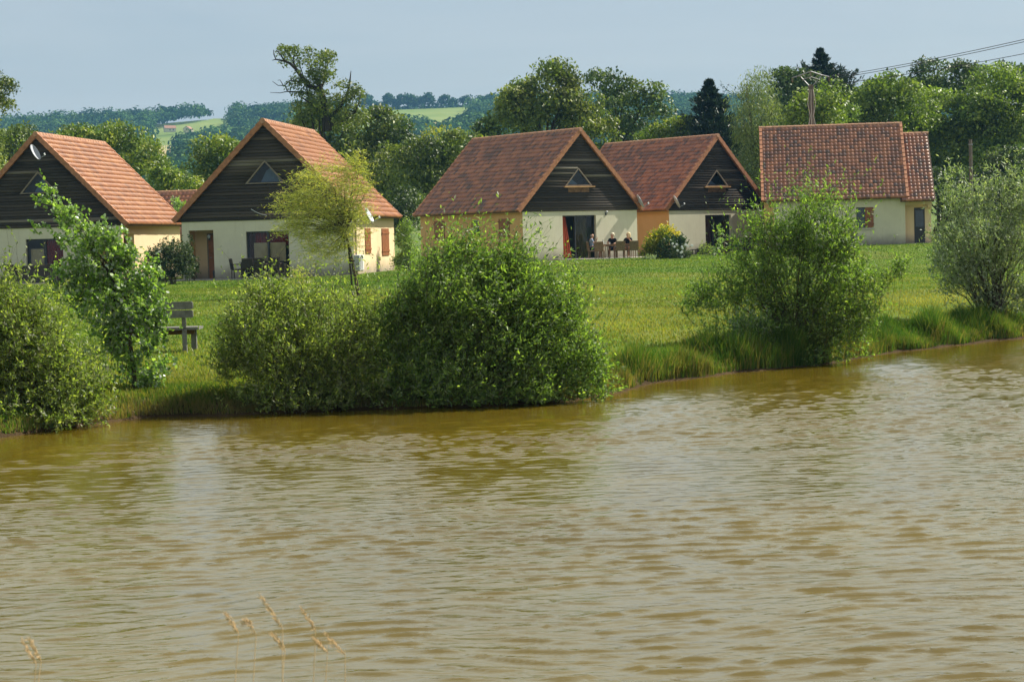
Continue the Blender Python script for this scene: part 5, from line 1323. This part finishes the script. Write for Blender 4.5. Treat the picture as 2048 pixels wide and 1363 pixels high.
mc_blue = simple('grey_blue_cotton', (.22, .27, .36), .9, .1); mc_blk = simple('black_cotton', (.012, .012, .014), .9, .1); mc_navy = simple('navy_shorts', (.05, .07, .10), .9, .1); mc_grey = simple('pale_shorts', (.40, .40, .44), .9, .1)
m_blond = simple('blond_hair', (.70, .52, .28), .5, .4, var=.25, nscale=30); m_palehair = simple('pale_hair', (.72, .64, .46), .5, .4, var=.2, nscale=30); m_greyhair = simple('grey_hair', (.22, .18, .15), .6)
person('man in grey blue t-shirt at the left end of the dining table, hand raised', seats['man'][0], seats['man'][1], mc_blue, mc_navy, m_greyhair, 'bald', turn=.1,
       rarm=((.27, .04, .80), (.20, .30, .78), (-.2, .9, 0)), larm=((-.25, .16, .84), (-.14, .26, 1.04), (.1, .25, .9)))
person('woman with short pale hair in black t-shirt behind the dining table', seats['woman'][0], seats['woman'][1], mc_blk, mc_navy, m_palehair, 'short', turn=-.9, lean=.05)
person('blonde woman with long hair and dark top at the right of the dining table', seats['blonde'][0], seats['blonde'][1], mc_blk, mc_grey, m_blond, 'long', turn=-1.2, larm=((-.24, .10, .82), (-.10, .22, 1.02), (.1, .1, .9)))
# house 4 set
P = onterr(h4, 1478, -1.5); table('garden_table', 'pale topped table half hidden by the tall willow bush', P, h4.yaw, 1.8, .95, m_teak)
for px_, yl, rr, lab in ((1462, -2.2, 5, 'dark chair left in front of the pale topped table'), (1486, -2.2, -6, 'dark chair right in front of the pale topped table'), (1500, -1.4, 95, 'dark chair at the right end of the pale topped table')):
    chair('garden_chair', lab, 'dark garden chairs', m_rattan, onterr(h4, px_, yl), h4.yaw + R(rr))
P = onterr(h4, 1411, -2.1); r = tag(empty('planter_box', P, h4.yaw), 'low dark planter trough on short feet before the farther patio door', 'planter')
mb = MB(); mb.box(-.48, .48, -.2, .2, .10, .32); mb.box(-.52, .52, -.23, .23, .325, .36); mb.build('trough', m_black, r, bevel=.01)
for sx in (-1, 1):
    for sy in (-1, 1): mb = MB(); mb.box(sx * .42 - .04, sx * .42 + .04, sy * .15 - .04, sy * .15 + .04, 0, .098); mb.build('foot', m_black, r)
P = onterr(h4, 1393, -2.0); r = tag(empty('low_stool', P, h4.yaw), 'small dark low stool left of the planter trough', 'stool')
mb = MB(); mb.box(-.25, .25, -.2, .2, .26, .31); mb.build('seat', m_black, r, bevel=.01)
for sx in (-1, 1):
    for sy in (-1, 1): mb = MB(); mb.box(sx * .2 - .025, sx * .2 + .025, sy * .15 - .025, sy * .15 + .025, 0, .258); mb.build('leg', m_black, r)

# ------------------------------------------------------------------ fittings on the houses
def dish(label, P, face, mat_tilt=.45, size=.38, wallpt=None):
    """satellite dish; face = heading the bowl looks to"""
    r = tag(empty('satellite_dish', P, 0), label, 'satellite dish', 'satellite dishes')
    Mx = Matrix.Rotation(face, 4, 'Z') @ Matrix.Rotation(R(90) - mat_tilt, 4, 'Y')
    mb = MB(); rings = 6; nu = 24; V = []; F = []
    for i in range(rings + 1):
        q = i / rings * size; zz = q * q * .45
        for j in range(nu):
            w_ = 2 * math.pi * j / nu; V.append(tuple(Mx @ Vector((q * math.cos(w_) * 1.08, q * math.sin(w_), zz))))
    for i in range(rings):
        for j in range(nu): F.append((i * nu + j, i * nu + (j + 1) % nu, (i + 1) * nu + (j + 1) % nu, (i + 1) * nu + j))
    n0 = len(V); V += [tuple(Vector(v_) - Mx.to_3x3() @ Vector((0, 0, .018))) for v_ in V]; F += [tuple(n0 + k for k in f[::-1]) for f in F[:rings * nu]]
    e0 = rings * nu; F += [(e0 + j, n0 + e0 + j, n0 + e0 + (j + 1) % nu, e0 + (j + 1) % nu) for j in range(nu)]
    mb.add(V, F); mb.build('bowl', simple('dish_grey', (.52, .55, .60), .4, .5), r, smooth=True)
    mb = MB(); tip = Mx @ Vector((size * .95, 0, .42)); lo = Mx @ Vector((size * .98, 0, .06))
    mb.tube([lo, tip], .014, 6); mb.build('arm', m_metal, r)
    mb = MB(); mb.tube([tip, tip + (Mx @ Vector((-.10, 0, .0)) - Mx @ Vector((0, 0, 0)))], [.03, .04], 8); mb.build('receiver', m_white, r)
    mb = MB(); mb.tube([Mx @ Vector((0, 0, -.01)), Mx @ Vector((0, 0, -.10)), Vector(wallpt) - Vector(P)], .02, 7); mb.build('bracket', m_metal, r)
def wv(h, x, y, z): return h.world((x, y, z))
q = h1.hit(69, 305, 1, -.45); P = wv(h1, q[0], -.45, q[2]); dish('grey dish at the peak of the leftmost black gable', P, R(-12), wallpt=wv(h1, q[0] - .05, -.04, q[2] - .1))
q = h2.hit(737, 431, 1, -.40); P = wv(h2, q[0], -.40, q[2]); dish('pale dish at the right corner of the house behind the golden willow', P, R(-12), size=.36, wallpt=wv(h2, h2.W / 2 - .15, -.03, q[2] - .1))
q = h3.hit(1279, 403, 1, -.35); P = wv(h3, q[0], -.35, q[2]); dish('pale dish on the corner of the terrace house', P, R(8), size=.38, wallpt=wv(h3, h3.W / 2 - .1, -.03, q[2] - .1))
q = h4.hit(1352, 404, 1, -.40); P = wv(h4, q[0], -.40, q[2]); dish('pale dish at the left foot of the farther black gable', P, R(8), size=.38, wallpt=wv(h4, q[0] - .1, -.03, q[2] - .1))
def lamp(label, h, px, py):
    q = h.hit(px, py, 1, 0); P = wv(h, q[0], -.001, q[2]); r = tag(empty('wall_lamp', P, h.yaw), label, 'wall lamp', 'wall lamps')
    mb = MB(); mb.box(-.04, .04, -.02, 0, -.10, .06); mb.tube([(0, -.02, -.06), (0, -.10, -.07), (0, -.12, -.01)], .012, 6); mb.build('bracket', m_black, r)
    mb = MB(); mb.tube([(0, -.12, -.02), (0, -.12, .0), (0, -.12, .10), (0, -.12, .15)], [.035, .05, .075, .02], 8); mb.build('lantern', m_metal, r)
lamp('wall lamp above the diners on the cream wall', h3, 1211, 427); lamp('wall lamp right of the farther patio door', h4, 1481, 423); lamp('wall lamp between porch and beige window', h2, 419, 476)
# air conditioner
a = h2.hit(718, 543, 0, h2.W / 2 + .3); b_ = h2.hit(741, 511, 0, h2.W / 2 + .3); print('ac', np.round(a, 2), np.round(b_, 2))
ya, zb = a[1], max(.25, a[2]); P = wv(h2, h2.W / 2 + .19, ya + .50, zb)
r = tag(empty('air_conditioner', P, h2.yaw), 'white air conditioning unit low on the sunlit side wall', 'air conditioner')
mb = MB(); mb.box(-.16, .16, -.46, .46, 0, .70); mb.build('case', m_white, r, bevel=.015)
mb = MB()
for i in range(15): mb.box(-.12 + .0, .12, -.475, -.462, .05 + i * .042, .068 + i * .042)
for i in range(15): mb.box(.162, .175, -.40, .25, .05 + i * .042, .068 + i * .042)
mb.build('grille', m_white, r)
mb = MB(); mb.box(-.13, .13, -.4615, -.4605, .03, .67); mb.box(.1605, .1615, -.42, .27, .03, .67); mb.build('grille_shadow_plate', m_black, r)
mb = MB(); mb.box(-.18, .14, -.35, -.30, -.04, -.001); mb.box(-.18, .14, .30, .35, -.04, -.001); mb.box(-.20, .22, -.5, .5, -zb - .1, -zb + .06); mb.build('support', m_sill, r)
# loose cable from the gable of house 2
mb = MB(); mb.tube([h2.world(tuple(h2.hit(a_, b2, 1, -.08))) for a_, b2 in ((502, 418), (512, 424), (522, 428), (534, 431))], .012, 5)
o = mb.build('cable', m_white); tag(o, 'thin pale cable drooping across the black boards beside the golden willow', 'cable')
# small black bollard by the porch
P = onterr(h2, 426, -.5); mb = MB(); mb.tube([(0, 0, 0), (0, 0, .36), (0, 0, .40)], [.045, .045, .03], 10); o = mb.build('garden_light', m_black); o.location = [float(c) for c in P]; tag(o, 'short black garden light by the porch step', 'garden light')

# ------------------------------------------------------------------ bench
s = gnd(372, 703); print('bench', np.round(s, 2)); Yn = s[1]; mpx = Yn / FPX
xr = aty(402, 660, Yn)[0]; xlft = aty(213, 660, Yn)[0]; wB = xr - xlft; cx = (xr + xlft) / 2
r = tag(empty('park_bench', (cx, Yn, float(terrain(cx, Yn))), 0), 'weathered grey wooden bench on the lawn facing the houses, half hidden by the poplar', 'bench')
m_bench = simple('weathered_grey_wood', (.17, .165, .15), .85, .2, var=.3, nscale=8, bump=.3)
m_bench2 = simple('brown_bench_beam', (.16, .09, .05), .8, .2, var=.3)
zb = lambda py: aty(372, py, Yn)[2] - float(terrain(cx, Yn))
def plank(mb, x0, x1, y0, y1, z0, z1, rr=.02):
    P = []
    for (a, b_) in ((x1 - rr, z1), (x1, z1 - rr), (x1, z0 + rr), (x1 - rr, z0), (x0 + rr, z0), (x0, z0 + rr), (x0, z1 - rr), (x0 + rr, z1)): P.append((a, b_))
    mb.prism(P[::-1], y0, y1)
mb = MB(); plank(mb, -wB / 2 + .02, wB / 2 - .08, -.30, -.26, zb(634), zb(619)); mb.build('backrest', m_bench, r)
mb = MB(); plank(mb, -wB / 2 + .02, wB / 2 - .08, -.29, -.25, zb(617.4), zb(602)); mb.build('backrest', m_bench, r)
zs_ = zb(653)
mb = MB()
for k in range(3): mb.box(-wB / 2 - .02, wB / 2, -.22 + k * .165, -.07 + k * .165, zs_ - .045, zs_)
mb.build('seat', m_bench, r)
mb = MB(); mb.box(-wB / 2 + .05, wB / 2 - .12, .02, .09, zs_ - .13, zs_ - .048); mb.build('beam', m_bench2, r)
for sx in (-1, 1):
    xl = sx * (wB / 2 - .15)
    mb = MB(); mb.box(xl - .045, xl + .045, .14, .22, -.15, zs_ - .047); mb.build('leg', m_bench, r)
    mb = MB(); mb.box(xl - .13, xl - .06, -.255, -.18, -.15, zs_ - .047); mb.build('leg', m_bench, r)
    mb = MB(); mb.box(xl - .13, xl - .06, -.249, -.223, zs_, zb(633)); mb.build('back_post', m_bench, r)
    mb = MB(); mb.box(xl - .05, xl + .05, -.24, .24, zs_ - .13, zs_ - .0475); 

# ------------------------------------------------------------------ power poles and wires
YP = 133.0
b0 = at_ground(1628, YP); top = aty(1628, 170, YP); Hp = top[2] - b0[2]; m = YP / FPX
r = tag(empty('power_pole', b0), 'power pole with angled metal arms rising behind the side-on house', 'power pole')
m_conc = simple('weathered_pole', (.15, .12, .10), .9, var=.25)
mb = MB(); mb.box(-.15, .15, -.15, .15, -.5, Hp); mb.build('mast', m_conc, r, bevel=.03)
mb = MB()
for sx in (-1, 1):
    mb.tube([(sx * .12, 0, Hp - .05), (sx * .72, 0, Hp + .62)], .035, 6); mb.tube([(sx * .74, 0, Hp + .62), (0, 0, Hp + .88)], .035, 6)
    mb.tube([(sx * .55, 0, Hp + .35), (0, 0, Hp + .52)], .025, 6)
mb.tube([(-1.2, 0, Hp + .50), (-.74, 0, Hp + .62)], .03, 6); mb.tube([(1.2, 0, Hp + .50), (.74, 0, Hp + .62)], .03, 6)
mb.build('bracket', m_metal, r)
for sx in (-1.2, 0, 1.2):
    mb = MB(); zt = Hp + (.88 if sx == 0 else .5)
    for k in range(3): mb.tube([(sx, -.02 * k, zt - .06 - k * .09), (sx, -.02 * k, zt - .12 - k * .09)], [.07, .045], 8)
    mb.build('insulator', m_framel, r)
for sx in (-.30, .28, -.05):
    mb = MB(); mb.tube([(sx * .4, -.18, Hp - .3), (sx * .9, -.22, Hp - 1.2), (sx * .35, -.24, Hp - 2.0), (sx, -.27, Hp - 2.9), (sx * .6, -.24, Hp - 4.2)], .022, 5); mb.build('cable', m_cush, r)
# wires sweep to the upper right, towards the viewer's right
def wire(a, b_, Ya, Yb2, lab):
    Pa, Pb = aty(a[0], a[1], Ya), aty(b_[0], b_[1], Yb2); P = []
    Pb = Pb + (Pb - Pa) * .6
    for i in range(25):
        t = i / 24; q = Pa * (1 - t) + Pb * t; q = q + np.array([0, 0, -1.1 * 4 * t * (1 - t) * .25]); P.append(tuple(q))
    mb = MB(); mb.tube(P, .02, 5); o = mb.build('power_line', m_black); tag(o, lab, 'power line', 'power lines')
wire((1662, 154), (2048, 70), YP, 116, 'upper of the paired power lines crossing the sky'); wire((1664, 158), (2048, 75), YP + .6, 121, 'lower of the paired power lines crossing the sky'); wire((1660, 170), (2048, 99), YP, 122, 'lowest single power line, just over the tree tops')
YQ = 134.0; b0 = at_ground(1944, YQ); Hq = aty(1942, 279, YQ)[2] - b0[2]
r = tag(empty('utility_pole', b0), 'plain grey pole against the dark wood, no arms', 'pole')
mb = MB(); mb.tube([(0, 0, -.4), (0, 0, Hq)], [.15, .11], 10); mb.build('mast', m_conc, r)
mb = MB(); 
for zz in (.95, .72, .5): mb.tube([(0, 0, Hq * zz - .03), (0, 0, Hq * zz + .03)], .15, 10)
mb.build('band', m_metal, r)

# ------------------------------------------------------------------ dry grass on the near bank
m_straw = simple('dry_straw', (.52, .36, .19), .8, .2, var=.2, nscale=60)
rs_ = np.random.default_rng(12)
stalks = [((521, 1192), (565, 1256), 'tallest dry grass head, left of centre'), ((450, 1226), (477, 1266), 'dry grass head to the far left of the main tuft'), ((486, 1252), (512, 1269), 'small bent dry grass head'),
          ((603, 1216), (631, 1260), 'dry grass head right of the tallest one'), ((545, 1266), (570, 1300), 'low dry grass head under the tallest one'), ((628, 1278), (655, 1304), 'faint low dry grass head on the right'),
          ((650, 1268), (690, 1308), 'outermost right dry grass head, long awn'), ((46, 1280), (72, 1327), 'thin dry grass head near the left edge'), ((58, 1278), (82, 1322), 'second thin dry grass head near the left edge')]
for i, (t_, b2, lab) in enumerate(stalks):
    Yk = 4.9 + .12 * (i % 4)
    T = aty(*t_, Yk); B = aty(*b2, Yk); dx = B - T
    foot = B + np.array([dx[0] * 3.2, -.25, 0]); foot[2] = float(terrain(foot[0], foot[1]))
    r = tag(empty('dry_grass_stalk', foot), lab, 'grass stalk', 'dry grass stalks in the foreground')
    t = np.linspace(0, 1, 9)[:, None]; mid = B * .45 + foot * .55 + np.array([-.10 * np.sign(-dx[0]) * -1, 0, .12]); C_ = (1 - t) ** 2 * B + 2 * t * (1 - t) * mid + t ** 2 * foot
    mb = MB(); mb.tube([p - foot for p in C_[::-1]], np.linspace(.0016, .0009, 9), 6); mb.build('stem', m_straw, r)
    mb = MB(); n = 48
    ax = (T - B); L = np.linalg.norm(ax); axu = ax / L; bend = np.array([0, 0, -.02 if i == 2 else .0])
    mb.tube([B - foot, B + ax * .5 + bend * -1 - foot, T - foot], [.001, .0008, .0003], 5)
    for k in range(n):
        u_ = (k + rs_.random()) / n; wgt = math.sin(math.pi * min(1, u_ * .9 + .06)) ** .7
        c = B + ax * u_ - bend * 4 * u_ * (1 - u_) - foot; d = unit(axu * 1.3 + rs_.normal(size=3) * .55); ln_ = .010 + .006 * rs_.random(); off = rs_.normal(size=3) * .0028 * wgt
        s0 = c + off; mb.tube([s0, s0 + d * ln_ * .45, s0 + d * ln_], [.0006, .0009 * wgt + .0003, .0002], 4, cap=False)
    mb.build('seed_head', m_straw, r)

# ------------------------------------------------------------------ air
m_haze, nt, out = newmat('air')
v = nd(nt, 'ShaderNodeVolumePrincipled', inp={'Color': (.26, .60, 1.0, 1), 'Density': .00014, 'Anisotropy': .0})
nt.links.new(v.outputs[0], out.inputs['Volume'])
mb = MB(); mb.box(-1300, 1300, -60, 2300, -5, 150)
hz = mb.build('haze', m_haze); tag(hz, kind='stuff')
